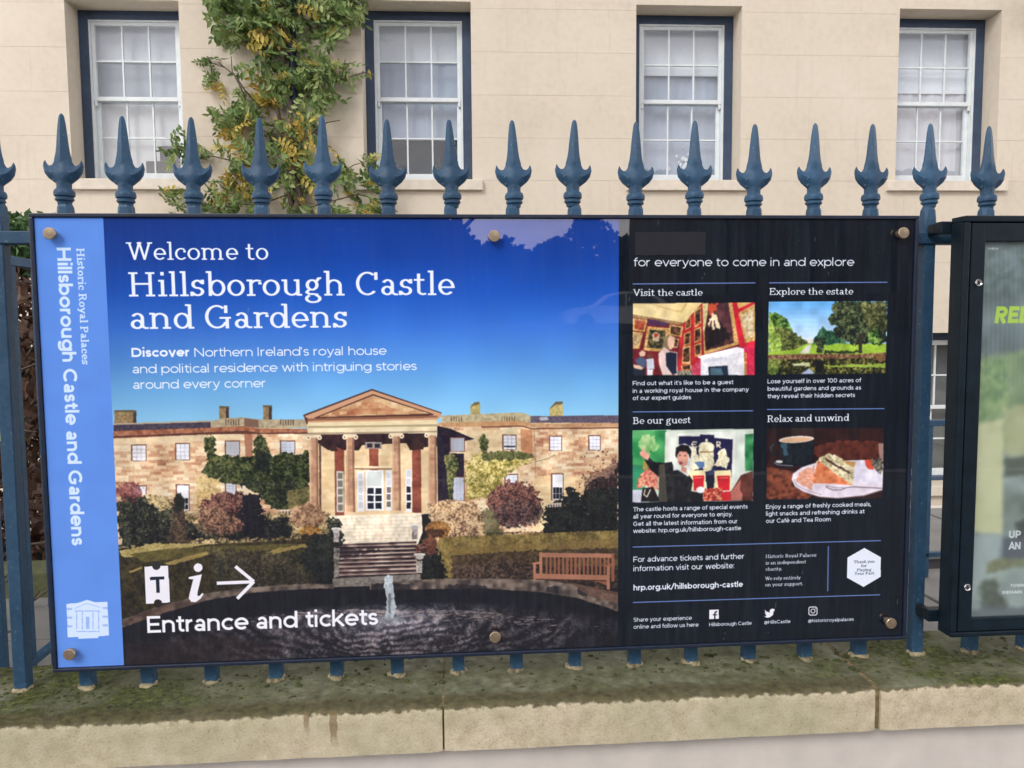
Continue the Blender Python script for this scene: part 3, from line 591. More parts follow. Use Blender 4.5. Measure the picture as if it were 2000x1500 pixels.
    for k in range(60):
        x = r.uniform(1130, 1207); y = r.uniform(880, 955); c.ell(x, y, 1.6, 1.8, (86, 40, 46), a=.8, n=7)
    c.poly([(1068, 984), (1096, 982), (1096, 990), (1068, 992)], (220, 210, 196), a=.8)
    for bx in range(1070, 1096, 5): c.poly(rect(bx, 986, bx + 2, 992), (70, 50, 46))
    c.poly([(858, 1050), (1209, 1036), (1209, 1150), (870, 1140), (846, 1075)], [(84, 70, 34), (116, 98, 50), (146, 124, 66)], f=LB)
    c.poly([(870, 1072), (1209, 1052), (1209, 1072), (900, 1088)], [(104, 82, 40), (142, 118, 62)], f=LF, a=.8); c.poly([(880, 1086), (1060, 1074), (1209, 1070), (1209, 1150), (886, 1140)], [(38, 28, 24), (60, 46, 34), (84, 66, 44)], f=LB, warp=3, a=.85)
    c.poly([(882, 1104), (1000, 1098), (1060, 1104), (1209, 1110), (1209, 1152), (880, 1138)], [(22, 16, 22), (46, 34, 32), (104, 82, 66)], f=LF, warp=5, a=.85)
    c.ell(853, 1035, 25, 17, [(84, 48, 22), (140, 92, 42), (176, 128, 66)], f=LF, warp=2); c.ell(846, 1042, 20, 9, (36, 20, 18), a=.7, warp=3)
    c.poly([(822, 1050), (842, 1046), (852, 1070), (874, 1130), (822, 1134), (826, 1090)], dark[:3], f=LF, warp=6)
    c.ell(838, 1066, 14, 20, [(70, 34, 30), (130, 78, 56)], f=LF, warp=7); c.poly([(810, 1064), (830, 1062), (828, 1080), (812, 1082)], redb, f=LF, warp=5)
    c.ell(818, 1084, 12, 3, (206, 204, 194)); c.ell(818, 1089, 8, 5, (176, 172, 162)); c.poly(rect(811, 1096, 823, 1120), [(120, 112, 104), (196, 190, 180)], f=LF)
    for k in range(50):
        x = r.uniform(1070, 1150); y = r.uniform(1052, 1082); c.line([(x, y), (x + r.uniform(-4, 4), y - r.uniform(5, 18))], 1.1, (104, 84, 60), a=.5)
    # pool ------------------------------------------------------------
    c.poly([(236, 1226), (300, 1200), (400, 1172), (500, 1156), (600, 1149), (722, 1146), (940, 1140), (1060, 1144), (1130, 1154), (1209, 1178), (1209, 1264), (238, 1306)], [(12, 14, 24), (18, 22, 34)], f=N(20, 3))
    # water with ripples round the fountain
    P = c.T([(238, 1180), (1209, 1262), (238, 1306), (1209, 1176)])
    y0, y1 = int(P[:, 1].min()), c.H; sl = (slice(y0, y1), slice(c.px0, c.px1))
    cx_, cy_ = c.T([(757, 1208)])[0]
    gy, gx = np.mgrid[y0:y1, c.px0:c.px1].astype(np.float32)
    dx = (gx - cx_) / 1.0; dy = (gy - cy_) * 3.4; rr = np.hypot(dx, dy)
    wob = c.noise(60, 8)[sl] * 9 + c.noise(22, 7)[sl] * 4
    rip = np.clip(np.sin(rr / 9.5 + wob) * .28 + .5 + (c.noise(9, 31)[sl] - .5) * .5, 0, 1)
    n1 = c.noise(46, 12)[sl]; streak = np.clip((c.noise(5, 3)[sl] * .5 + c.noise(2.6, 6)[sl] * .5 + rip * .5 - .72) * 3, 0, 1)
    pond = np.clip(1.25 - np.abs(dx) / 620, 0, 1) * np.clip((gy - (cy_ - 46) - (dx / 620) ** 2 * 60) / 26, 0, 1)
    pond = np.clip(pond * (.45 + .9 * n1), 0, 1)[..., None]
    big = np.clip((c.noise(38, 90)[sl] * .5 + c.noise(14, 91)[sl] * .3 + rip * .45 - .58) * 3.2, 0, 1)[..., None]
    base = np.array((34, 30, 40), np.float32) / 255 + big * np.array((54, 50, 46), np.float32) / 255 + streak[..., None] * np.array((62, 60, 58), np.float32) / 255
    glow = np.exp(-(dx / 150) ** 2 - (dy / 170) ** 2)[..., None]
    base = base + glow * np.array((74, 78, 86), np.float32) / 255 * (.6 + .5 * rip[..., None])
    c.a[sl] = c.a[sl] * (1 - pond) + base * pond
    c.poly([(238, 1262), (420, 1240), (560, 1262), (500, 1300), (240, 1306)], [(34, 22, 28), (62, 42, 42)], f=N(16, 14), warp=12, a=.45)
    for k in range(260):
        x = r.gauss(800, 150); y = 1190 + abs(r.gauss(0, 9)) + ((x - 760) / 240) ** 2 * 12; l = r.uniform(5, 18)
        if 320 < x < 1180: c.poly([(x, y), (x + l, y - 1), (x + l * .9, y + .8), (x + l * .1, y + 1.8)], (172, 156, 150), a=r.uniform(.2, .7))
    rim = [(54, 46, 46), (100, 86, 78), (142, 126, 112)]
    c.poly([(236, 1212), (300, 1188), (400, 1160), (500, 1147), (600, 1141), (650, 1142), (650, 1150), (600, 1151), (500, 1158), (400, 1174), (300, 1204), (236, 1228)], rim, f=N(12, 3), warp=1)
    c.poly([(236, 1214), (330, 1180), (400, 1168), (398, 1176), (330, 1196), (237, 1226)], (84, 56, 46), a=.5)
    c.poly([(720, 1142), (800, 1134), (900, 1130), (1060, 1133), (1130, 1144), (1209, 1164), (1209, 1196), (1130, 1170), (1060, 1158), (940, 1150), (720, 1153)], rim, f=N(12, 3), warp=1)
    for a0, a1 in ((722, 800), (876, 948), (1066, 1090), (1126, 1145)): c.poly([(a0, 1140 + (a0 - 720) * .015), (a1, 1140 + (a1 - 720) * .02), (a1, 1156 + max(0, a1 - 1040) * .1), (a0, 1154 + max(0, a0 - 1040) * .1)], (26, 24, 34), warp=3, a=.75)
    c.poly([(1110, 1138), (1209, 1158), (1209, 1180), (1150, 1166)], [(86, 62, 52), (122, 88, 72)], f=N(6, 3), a=.8)
    # bench -------------------------------------------------------------
    B1, B2, BD = (170, 112, 86), (140, 84, 60), (70, 40, 32)
    for k in range(16): c.poly(rect(1064 + k * 8.1, 1089, 1068.4 + k * 8.1, 1123), B2)
    c.poly([(1052, 1080), (1199, 1082), (1199, 1090), (1054, 1089)], B1); c.poly(rect(1052, 1079, 1058, 1124), B1); c.poly(rect(1193, 1081, 1199, 1136), B2)
    c.poly([(1043, 1121), (1190, 1124), (1190, 1135), (1044, 1132)], B1); c.poly([(1043, 1131), (1190, 1134), (1190, 1136), (1043, 1133)], BD)
    c.poly([(1038, 1100), (1058, 1097), (1058, 1101), (1038, 1104)], B1); c.poly([(1182, 1104), (1200, 1101), (1200, 1105), (1182, 1108)], B2)
    c.poly(rect(1040, 1103, 1045, 1134), B1); c.poly(rect(1184, 1107, 1190, 1152), B1); c.poly([(1150, 1136), (1184, 1136), (1184, 1144), (1168, 1138)], B2)
    # fountain
    c.poly([(749, 1128), (756, 1124), (764, 1126), (767, 1150), (768, 1170), (773, 1186), (766, 1208), (750, 1208), (753, 1170), (748, 1145)], [(150, 168, 180), (200, 214, 222), (236, 244, 248)], f=N(3, 2), warp=2, a=.92)
    c.poly([(756, 1160), (762, 1160), (760, 1200), (756, 1196)], (90, 100, 112), warp=2, a=.7)
    c.ell(760, 1212, 26, 7, [(110, 122, 130), (190, 202, 208)], f=LF, a=.6, warp=4)
    for k in range(170):      # leaves catching sun, twigs
        x = r.uniform(228, 1205); y = r.uniform(962, 1052)
        if 636 < x < 830: continue
        c.ell(x, y, r.uniform(.8, 2.2), r.uniform(.6, 1.5), r.choice(((206, 176, 130), (150, 120, 88), (30, 26, 28), (232, 206, 160))), a=r.uniform(.25, .7), n=7)
    P = c.T([(202, 846), (1209, 1300)]); sl = (slice(int(P[0][1]), c.H), slice(c.px0, c.px1))
    gy = np.linspace(0, 1, sl[0].stop - sl[0].start)[:, None, None]
    c.a[sl] *= (.90 + .20 * c.noise(34, 70)[sl][..., None]) * (1.03 - .16 * np.clip(gy * 2 - .9, 0, 1))
    c.a[sl] += (c.noise(2, 71)[sl][..., None] - .5) * .045
    lum = c.a[sl].mean(2, keepdims=True); c.a[sl] = lum + (c.a[sl] - lum) * .88
    # soften the photograph a little, as print is
    P = c.T([(200, 760), (1209, 1300)]); c.blur((slice(int(P[0][1]), c.H - 4), slice(c.px0 + 2, c.px1)), 1)

def paint_board():
    c = Canvas(TW, TH, to_board, (6, 16, 28))
    paint_castle(c)
    P = c.T([(202, 426), (1211, 427)])
    # pale blue band at the left
    c.a[:, :int(P[0][0])] = np.array((92, 142, 228), np.float32) / 255 * (0.985 + .03 * c.noise(40, 2)[:, :int(P[0][0]), None])
    # dark panel
    c.a[:, int(P[1][0]):] = np.array((5, 15, 27), np.float32) / 255 * (0.9 + .25 * c.noise(60, 2)[:, int(P[1][0]):, None])
    Wt = (232, 240, 252); T = c.text
    T("Welcome to", (247, 508), (523, 507), 34, Wt, .13, 'slab')
    T("Hillsborough Castle", (250, 579), (886, 576), 47, Wt, .135, 'slab')
    T("and Gardens", (253, 643), (676, 640), 46, Wt, .135, 'slab')
    T("Discover", (256, 698), (369, 696.5), 17.5, Wt, .19)
    T("Northern Ireland's royal house", (379, 697), (754, 693.5), 17.3, Wt, .105)
    T("and political residence with intriguing stories", (258, 729.5), (813, 723.5), 17.3, Wt, .105)
    T("around every corner", (259, 760), (518, 757.5), 17.3, Wt, .105)
    T("Entrance and tickets", (285, 1239), (735, 1220), 32.5, (236, 238, 246), .155)
    # stripe lettering, reading downwards
    T("Hillsborough Castle and Gardens", (110.5, 484), (138, 1066), 27.5, (208, 230, 255), .185, 'sans', rot=True)
    T("Historic Royal Palaces", (148.5, 485), (160, 712), 15, (208, 230, 255), .19, 'slab', rot=True)
    # ticket, information and arrow signs
    w8 = (232, 232, 242)
    c.poly([(280, 1108), (326, 1106), (329.5, 1178), (282.5, 1181)], w8)
    c.ell(303, 1106.5, 8, 8, (36, 40, 40)); c.ell(306, 1180, 8, 8, (32, 24, 26))
    c.poly([(290.5, 1128.5), (318.5, 1127), (318.6, 1133), (290.8, 1134.4)], (20, 28, 46)); c.poly([(301.5, 1129), (308.5, 1129), (309.6, 1159), (302.6, 1159.5)], (20, 28, 46))
    c.ell(384.7, 1110, 8.6, 8.4, w8)
    c.poly([(366, 1128.5), (392, 1123), (384, 1156), (383, 1164), (386, 1166), (393, 1159), (395, 1162), (389, 1171), (380, 1177.5), (371, 1177), (366, 1170), (368, 1160), (375, 1133), (366, 1132)], w8)
    for l in ([(421, 1140.5), (490, 1137.5)], [(457.5, 1107.5), (493.5, 1137.2)], [(493.5, 1137.2), (461, 1170.5)]): c.line(l, 9.2, w8)
    # little house emblem
    em = (206, 226, 252); e2 = (150, 184, 238)
    c.poly([(127, 1181), (150, 1179), (167.5, 1173), (184, 1178), (207, 1177), (210, 1243), (189.5, 1244), (189, 1247.5), (150.5, 1249), (150, 1245.5), (129.5, 1246.5)], em)
    for k in range(3):
        c.poly(rect(128, 1189 + k * 17, 138, 1193 + k * 17), e2); c.poly(rect(198, 1187 + k * 17, 208, 1191 + k * 17), e2)
    for x in (146, 157, 178, 189): c.poly(rect(x, 1196, x + 2, 1231), e2)
    c.poly(rect(144, 1194, 193, 1196), e2); c.poly(rect(165, 1206, 172, 1230), e2); c.poly(rect(146, 1234, 192, 1236), e2); c.line([(143, 1190), (167, 1180), (193, 1188)], 1.6, e2)
    # dark panel rules and lettering
    T("for everyone to come in and explore", (1239, 520), (1670, 517.5), 16.5, Wt, .105)
    rl = (112, 140, 206)
    for a, b in (((1237, 554), (1477, 551.5)), ((1504, 551.5), (1736, 550)), ((1236, 804.5), (1472, 802)), ((1499, 799.5), (1729, 797.5)), ((1235, 1069), (1721, 1056)), ((1235, 1177.5), (1719, 1162)), ((1618, 1067), (1616.5, 1155))):
        c.line([a, b], 2.6, rl)
    hs = lambda s, a, b, d, cap=13: T(s, a, (b, d), cap, Wt, .15, 'slab')
    hs("Visit the castle", (1237.5, 577.8), 1373, 576); hs("Explore the estate", (1504, 575), 1668, 574); hs("Be our guest", (1236, 827.8), 1349, 826.5); hs("Relax and unwind", (1499, 823.8), 1659, 821.7)
    cap = lambda s, x0, y0, x1, y1, k=8.4, w=.16: T(s, (x0, y0), (x1, y1), k, (226, 234, 248), w)
    cap("Find out what it's like to be a guest", 1236, 752.4, 1433, 750); cap("in a working royal house in the company", 1236, 767, 1463, 764.5); cap("of our expert guides", 1236, 781, 1350, 780)
    cap("Lose yourself in over 100 acres of", 1500, 748, 1683, 746.3); cap("beautiful gardens and grounds as", 1500, 762.7, 1683, 760.5); cap("they reveal their hidden secrets", 1500, 777, 1671, 775.3)
    cap("The castle hosts a range of special events", 1236, 998, 1460, 994.7); cap("all year round for everyone to enjoy.", 1236, 1012.4, 1431, 1009); cap("Get all the latest information from our", 1236, 1026.3, 1440, 1023.6); cap("website: hrp.org.uk/hillsborough-castle", 1236, 1040.5, 1447, 1036.6)
    cap("Enjoy a range of freshly cooked meals,", 1496, 993.3, 1702, 989.3); cap("light snacks and refreshing drinks at", 1496, 1007.2, 1689, 1003.2); cap("our Caf\u00e9 and Tea Room", 1496, 1021, 1623, 1019)
    cap("For advance tickets and further", 1236, 1097.7, 1453, 1092.8, 10.8, .14); cap("information visit our website:", 1236, 1115.5, 1434, 1111.2, 10.8, .14); cap("hrp.org.uk/hillsborough-castle", 1236, 1153, 1450, 1147.5, 11.2, .19)
    cap("Share your experience", 1236, 1215.5, 1350, 1211, 8, .15); cap("online and follow us here", 1236, 1229, 1363, 1224.7, 8, .15)
    cap("Hillsborough Castle", 1384, 1223.5, 1467, 1221.3, 7, .16); cap("@HillsCastle", 1492, 1219, 1543, 1217.5, 6.6, .16); cap("@historicroyalpalaces", 1578, 1216, 1667, 1213.3, 6.6, .16)
    sm = lambda s, x0, y0, x1, y1, col=(226, 234, 248): T(s, (x0, y0), (x1, y1), 6.6, col, .17, 'slab')
    sm("Historic Royal Palaces", 1495, 1089.7, 1594, 1088); sm("is an independent", 1495, 1102.5, 1574, 1101); sm("charity.", 1495, 1115, 1527, 1114.5); sm("We rely entirely", 1494, 1133.3, 1563, 1132); sm("on your support.", 1494, 1145.3, 1568, 1144)
    c.poly([(1688.5, 1070.3), (1720.8, 1088.4), (1720.3, 1126.8), (1686.7, 1146.8), (1654.4, 1128.7), (1655.5, 1089.2)], (226, 236, 250))
    sm = lambda s, x0, y0, x1, y1, col: T(s, (x0, y0), (x1, y1), 5.2, col, .2, "slab")
    for s_, x0, x1, y in (("Thank you", 1668, 1708, 1100), ("for", 1682, 1693, 1108), ("Playing", 1673.5, 1702, 1116), ("Your Part", 1669, 1707, 1123)): sm(s_, x0, y, x1, y - .6, (70, 82, 104))
    c.poly([(1384.2, 1191.5), (1403, 1191), (1403, 1209.5), (1384.4, 1209.8)], w8)
    c.line([(1395.2, 1210), (1395.2, 1199), (1396.4, 1196), (1400, 1195.4)], 4, (12, 28, 46)); c.line([(1391.5, 1201.5), (1399.5, 1201.3)], 3.2, (12, 28, 46))
    c.poly([(1492.5, 1190.5), (1497, 1195), (1502.5, 1197), (1503, 1192), (1507, 1189), (1510, 1190), (1513, 1189.5), (1511.5, 1192), (1513, 1192.5), (1510.5, 1195), (1509, 1202), (1503, 1206.5), (1497, 1207.2), (1491.8, 1205), (1497, 1203.8), (1493.5, 1201), (1496, 1200.6), (1492.4, 1197.6), (1494.5, 1197.2)], w8)
    rr = [(1581.5, 1186.2), (1593, 1186), (1595.4, 1188.4), (1595.4, 1199.5), (1593, 1201.8), (1582, 1202), (1579.6, 1199.8), (1579.4, 1188.4), (1581.5, 1186.2)]
    c.line(rr, 2.8, w8, rnd=True); ci = [(1587.5 + 4 * math.cos(t), 1194 + 4 * math.sin(t)) for t in np.linspace(0, 6.283, 15)]; c.line(ci, 2.4, w8, rnd=True); c.ell(1592.3, 1189.4, 1.1, 1.1, w8)
    paint_insets(c)
    r = random.Random(8)          # scuffs and specks on the acrylic
    for x, y in ((1288, 428), (1595, 462), (1374, 540), (1377, 532), (1620, 530), (1567, 1115), (1515, 1178), (1416, 1236), (1414, 1246), (1753, 1171), (1500, 1235), (485, 600), (1231, 580)):
        c.line([(x, y), (x + r.uniform(-2, 2), y + r.uniform(2, 11))], 1.6, (150, 162, 176), a=.55)
    for k in range(26):
        x = r.uniform(240, 1750); y = r.uniform(440, 1240); c.line([(x, y), (x + r.uniform(-2, 2), y + r.uniform(1, 4))], 1.3, (170, 184, 200), a=.35)
    return c.image("welcome_board_print")
def paint_insets(c):
    N = c.noise; LF = c.leaf(1.0, 1); f4 = N(4, 21); f9 = N(9, 22)
    def zf(ox, oy, k): return lambda pts: [(ox + x / k, oy + y / k) for x, y in pts]
    quads = [[(1237, 592), (1476.5, 590), (1475, 732), (1236, 733)], [(1503, 588), (1736.5, 587), (1732, 729), (1501, 731)],
             [(1235, 840.4), (1472, 837.3), (1471, 978), (1235, 982)], [(1497.5, 836), (1727.5, 835.5), (1725.5, 973), (1497, 975.5)]]
    keep = c.a.copy()
    # gallery room -------------------------------------------------------
    Z = zf(1220, 540, 5.768); p = lambda pts, col, **kw: c.poly(Z(pts), col, **kw)
    p([(98, 300), (1477, 289), (1472, 1107), (96, 1112)], [(96, 26, 34), (128, 34, 42)], f=f9)
    p([(98, 300), (880, 293), (672, 525), (560, 505), (300, 460), (98, 440)], [(226, 204, 142), (240, 222, 166)], f=f9)
    p([(270, 300), (720, 296), (650, 405), (560, 385)], (206, 176, 112)); p([(300, 302), (690, 298), (640, 385), (560, 372)], (232, 210, 150))
    p([(98, 425), (560, 500), (672, 518), (672, 548), (560, 535), (98, 458)], [(112, 78, 52), (190, 156, 96)], f=f4)
    p([(672, 520), (884, 293), (884, 1000), (760, 1108), (590, 1108), (640, 560)], [(150, 34, 40), (206, 44, 52)], f=f9)
    p([(260, 470), (500, 520), (500, 560), (260, 545)], (76, 44, 76))
    def frame(q, inner, g=(206, 164, 96)):
        p(q, [(150, 104, 52), g, (240, 210, 150)], f=f4)
        cx = sum(a for a, b in q) / len(q); cy = sum(b for a, b in q) / len(q)
        p([(cx + (a - cx) * .74, cy + (b - cy) * .76) for a, b in q], inner, f=N(6, 31))
    dk = [(24, 18, 16), (70, 44, 34), (150, 96, 66)]
    frame([(98, 465), (262, 490), (232, 622), (98, 602)], [(120, 40, 30), (190, 96, 60)]); frame([(98, 615), (215, 632), (168, 810), (98, 812)], [(150, 120, 80), (220, 200, 150)])
    frame([(262, 560), (505, 580), (470, 850), (215, 830)], [(24, 26, 20), (60, 60, 36), (170, 130, 90)]); p([(330, 620), (400, 640), (390, 720), (320, 730)], (206, 186, 150), warp=4); p([(345, 640), (385, 650), (375, 690), (350, 690)], (170, 60, 44), warp=3)
    frame([(510, 535), (668, 562), (645, 680), (500, 655)], dk); frame([(560, 690), (620, 700), (600, 800), (550, 795)], dk)
    for q in ([(690, 500), (755, 440), (750, 570), (690, 600)], [(790, 380), (868, 330), (868, 520), (795, 580)], [(676, 640), (750, 610), (750, 760), (670, 780)], [(790, 590), (868, 560), (868, 720), (790, 750)], [(660, 790), (748, 770), (745, 980), (650, 985)], [(790, 770), (868, 740), (868, 880), (795, 905)], [(640, 1000), (760, 985), (755, 1050), (640, 1055)]): frame(q, dk)
    p([(884, 293), (1220, 291), (1295, 760), (900, 880)], [(176, 130, 70), (236, 196, 128)], f=f4)
    p([(890, 293), (1178, 291), (1240, 745), (915, 835)], [(30, 20, 26), (70, 40, 42), (110, 72, 62)], f=N(14, 33))
    p([(890, 300), (950, 296), (940, 420), (905, 620), (890, 600)], [(190, 170, 110), (240, 226, 170)], f=f4)
    p([(955, 296), (1060, 294), (1040, 380), (985, 450), (950, 390)], (214, 84, 56), warp=4); p([(1000, 400), (1040, 420), (1088, 580), (1050, 575), (1020, 470), (1018, 610), (985, 600), (990, 480), (960, 560), (950, 520)], (240, 222, 186), warp=3)
    p([(1060, 300), (1175, 293), (1235, 640), (1150, 620), (1090, 500)], [(70, 34, 46), (110, 66, 72)], f=f9, a=.8); p([(1000, 600), (1140, 560), (1200, 700), (930, 820), (920, 740)], (28, 20, 26), warp=6)
    p([(1222, 291), (1477, 289), (1475, 790), (1300, 790), (1240, 420)], [(190, 24, 44), (222, 40, 62)], f=f9)
    p([(1275, 291), (1440, 289), (1290, 360)], (214, 176, 104)); frame([(1290, 405), (1477, 300), (1476, 720), (1365, 745)], [(176, 140, 96), (226, 206, 160), (246, 240, 220)])
    p([(820, 900), (1270, 790), (1385, 815), (1375, 850), (860, 925)], (246, 246, 250)); p([(858, 915), (1365, 845), (1360, 1108), (862, 1110)], [(214, 214, 224), (244, 244, 248)], f=N(5, 9))
    p([(945, 1015), (1165, 1000), (1175, 1110), (955, 1110)], (28, 44, 62)); p([(970, 1030), (1090, 1030), (1120, 1110), (975, 1110)], (74, 104, 122)); p([(900, 930), (1150, 900), (1150, 930), (910, 965)], (186, 186, 200), a=.6, warp=4)
    p([(1350, 790), (1470, 760), (1470, 1106), (1365, 1106)], [(190, 20, 60), (226, 60, 96)], f=f4); p([(1350, 850), (1380, 850), (1385, 1105), (1355, 1105)], [(150, 70, 40), (220, 170, 90)], f=f4)
    p([(762, 1010), (862, 930), (862, 1110), (755, 1110)], [(190, 30, 70), (226, 110, 130)], f=f4)
    p([(590, 1060), (770, 1055), (770, 1110), (590, 1110)], [(60, 60, 44), (220, 212, 190)], f=f4)
    p([(440, 720), (470, 660), (540, 645), (580, 690), (560, 800), (500, 830), (440, 780)], (134, 116, 84), warp=3); p([(490, 700), (520, 662), (570, 690), (562, 790), (520, 826), (492, 780)], (226, 186, 160))
    p([(388, 860), (450, 790), (520, 840), (600, 850), (598, 1110), (500, 1108), (400, 1010)], (214, 186, 180)); p([(470, 860), (520, 850), (590, 860), (590, 1085), (545, 1108), (470, 1000)], (26, 34, 56)); p([(385, 870), (430, 830), (470, 900), (470, 1000), (530, 1108), (430, 1108), (390, 980)], (230, 206, 200))
    p([(165, 860), (200, 828), (240, 850), (232, 895), (180, 900)], (226, 190, 160)); p([(120, 940), (180, 900), (250, 930), (240, 1020), (170, 1040)], (72, 86, 116)); p([(98, 1010), (150, 990), (240, 1040), (225, 1112), (96, 1112)], (30, 38, 52)); p([(100, 990), (170, 1000), (220, 1030), (190, 1050), (110, 1030)], (222, 186, 160))
    p([(255, 880), (300, 870), (320, 910), (270, 930)], (96, 64, 50)); p([(250, 930), (330, 920), (340, 1040), (255, 1045)], (206, 212, 226)); p([(255, 1045), (325, 1045), (318, 1112), (255, 1112)], (236, 236, 240))
    # estate landscape ---------------------------------------------------
    Z = zf(1480, 540, 5.769)
    p([(133, 275), (1477, 270), (1455, 860), (125, 870)], (150, 200, 246))
    for k in range(9): p([(133, 275 + k * 50), (1470, 272 + k * 50), (1468, 330 + k * 50), (132, 332 + k * 50)], tuple(int(a + (b - a) * k / 8) for a, b in zip((104, 178, 244), (206, 232, 252))))
    gr = [(18, 44, 20), (50, 90, 34), (104, 144, 60), (160, 186, 96)]; dk = [(12, 18, 20), (30, 42, 30), (64, 78, 46), (120, 130, 90)]; yl = [(90, 120, 50), (150, 180, 74), (196, 214, 116)]
    p([(133, 395), (200, 400), (290, 450), (360, 500), (380, 560), (410, 610), (300, 700), (130, 720)], gr, f=LF, warp=3); p([(190, 580), (300, 570), (400, 610), (480, 670), (560, 720), (600, 745), (420, 830), (300, 850), (190, 850)], [(40, 52, 24), (86, 96, 44), (140, 146, 78)], f=LF, warp=3)
    p([(133, 420), (185, 500), (200, 620), (270, 660), (280, 760), (250, 860), (270, 900), (128, 910)], yl, f=LF, warp=3)
    p([(125, 850), (420, 820), (560, 755), (620, 750), (1460, 752), (1455, 880), (125, 890)], [(130, 176, 44), (176, 206, 76)], f=f4)
    p([(480, 860), (560, 780), (600, 760), (612, 770), (590, 860)], (206, 204, 196)); p([(560, 700), (640, 690), (640, 740), (580, 748)], (226, 222, 214), warp=2)
    p([(625, 760), (640, 700), (690, 640), (715, 580), (740, 560), (770, 600), (860, 620), (1000, 680), (1000, 760)], [(14, 52, 38), (40, 90, 60), (90, 130, 90)], f=LF, warp=3)
    p([(650, 690), (770, 680), (765, 800), (745, 860), (680, 860)], dk, f=LF, warp=3)
    p([(875, 272), (1477, 270), (1470, 740), (1380, 760), (1240, 745), (1060, 770), (980, 700), (870, 650), (860, 600), (910, 545), (830, 540), (818, 460), (850, 400), (850, 340)], dk, f=LF, warp=4)
    p([(1180, 290), (1470, 275), (1465, 600), (1340, 620), (1200, 520)], [(40, 48, 24), (96, 100, 56), (170, 166, 104)], f=LF, warp=4, a=.7); p([(1260, 640), (1340, 590), (1400, 690), (1390, 745), (1250, 740)], gr, f=LF, warp=3)
    p([(1148, 640), (1190, 640), (1186, 860), (1145, 860)], (50, 42, 36)); p([(770, 826), (1200, 830), (1200, 860), (760, 866)], (44, 56, 30), warp=3)
    p([(125, 880), (560, 868), (1150, 870), (1452, 850), (1452, 920), (122, 950)], [(74, 44, 34), (120, 84, 60), (176, 150, 110)], f=LF)
    p([(122, 935), (400, 930), (1452, 915), (1450, 1088), (120, 1102)], [(14, 18, 12), (30, 34, 18), (74, 74, 36), (150, 146, 70)], f=LF)
    p([(400, 975), (590, 965), (590, 1005), (420, 1005)], (200, 206, 160), warp=2); p([(760, 1000), (1450, 975), (1450, 1025), (760, 1015)], (150, 176, 70), warp=2); p([(495, 1098), (585, 1030), (650, 1092)], (176, 190, 220)); p([(122, 930), (260, 930), (240, 1090), (120, 1100)], yl, f=LF, a=.6, warp=3); p([(650, 950), (760, 950), (740, 1080), (660, 1085)], (16, 20, 18), warp=3)
    p([(1320, 880), (1450, 860), (1450, 950), (1370, 970)], [(60, 30, 24), (140, 84, 56), (90, 110, 50)], f=LF, warp=3)
    # storyteller and thrones ---------------------------------------------
    Z = zf(1220, 800, 5.768)
    p([(88, 233), (1455, 215), (1448, 1026), (88, 1048)], (206, 220, 206))
    p([(88, 233), (470, 230), (460, 600), (300, 700), (88, 920)], [(34, 120, 70), (66, 160, 92), (120, 196, 130)], f=N(26, 40)); p([(190, 300), (340, 290), (390, 450), (250, 500), (140, 440)], [(130, 196, 110), (226, 236, 176)], f=f9, a=.75, warp=6)
    p([(88, 620), (250, 640), (210, 1048), (88, 1048)], (50, 140, 100)); p([(88, 905), (200, 905), (230, 1048), (88, 1048)], (206, 208, 222))
    p([(460, 250), (585, 245), (570, 640), (450, 600)], (226, 232, 222)); p([(1355, 280), (1453, 270), (1449, 690), (1360, 690)], [(24, 96, 54), (80, 168, 104)], f=N(20, 41)); p([(1270, 240), (1360, 240), (1350, 700), (1230, 860)], (214, 226, 216))
    p([(585, 265), (1255, 240), (1240, 830), (780, 760)], (230, 236, 228)); p([(612, 300), (850, 300), (850, 280), (1010, 285), (1010, 318), (1222, 335), (1200, 850), (800, 800), (612, 420)], (28, 26, 66))
    cr = [(206, 196, 150), (236, 230, 196), (250, 248, 228)]
    p([(840, 400), (880, 368), (925, 360), (975, 370), (1015, 405), (1005, 480), (1010, 600), (980, 680), (900, 700), (840, 560)], cr, f=f4, warp=1.5); p([(850, 470), (1000, 470), (1000, 484), (850, 484)], (150, 120, 70)); c.ell(*Z([(925, 345)])[0], 2.6, 3, (240, 234, 210))
    c.line(Z([(818, 368), (775, 362), (755, 395), (780, 425), (820, 418)]), 3.4, (226, 220, 190)); c.line(Z([(760, 393), (808, 392)]), 2.8, (226, 220, 190)); c.line(Z([(1042, 425), (1042, 362), (1078, 368), (1075, 396), (1045, 398), (1085, 430)]), 3.4, (226, 220, 190))
    p([(740, 420), (800, 440), (840, 560), (900, 640), (760, 700), (720, 640), (760, 560)], cr, f=f4, warp=3); p([(1050, 480), (1120, 440), (1150, 480), (1175, 560), (1150, 680), (1080, 640), (1000, 640), (1050, 560)], cr, f=f4, warp=3); p([(790, 590), (900, 585), (890, 660), (840, 665)], (90, 120, 170), warp=2); p([(930, 690), (1030, 660), (1000, 730), (940, 730)], (44, 56, 96), warp=3)
    for a in (720, 1010):
        p([(a, 690), (a + 190, 680), (a + 195, 900), (a + 10, 905)], (240, 226, 176)); p([(a + 50 if a < 900 else a + 30, 745), (a + 175, 742), (a + 172, 910), (a + 60 if a < 900 else a + 50, 915)], (200, 30, 44)); p([(a + 62 if a < 900 else a + 50, 765), (a + 160, 762), (a + 158, 770), (a + 64, 774)], (236, 150, 120))
    p([(890, 890), (1100, 880), (1110, 1028), (880, 1030)], [(70, 20, 24), (190, 60, 50), (230, 200, 150)], f=f4); p([(1090, 930), (1200, 920), (1230, 1026), (1100, 1028)], (196, 34, 44)); p([(925, 740), (1005, 740), (1005, 880), (925, 890)], (20, 24, 40))
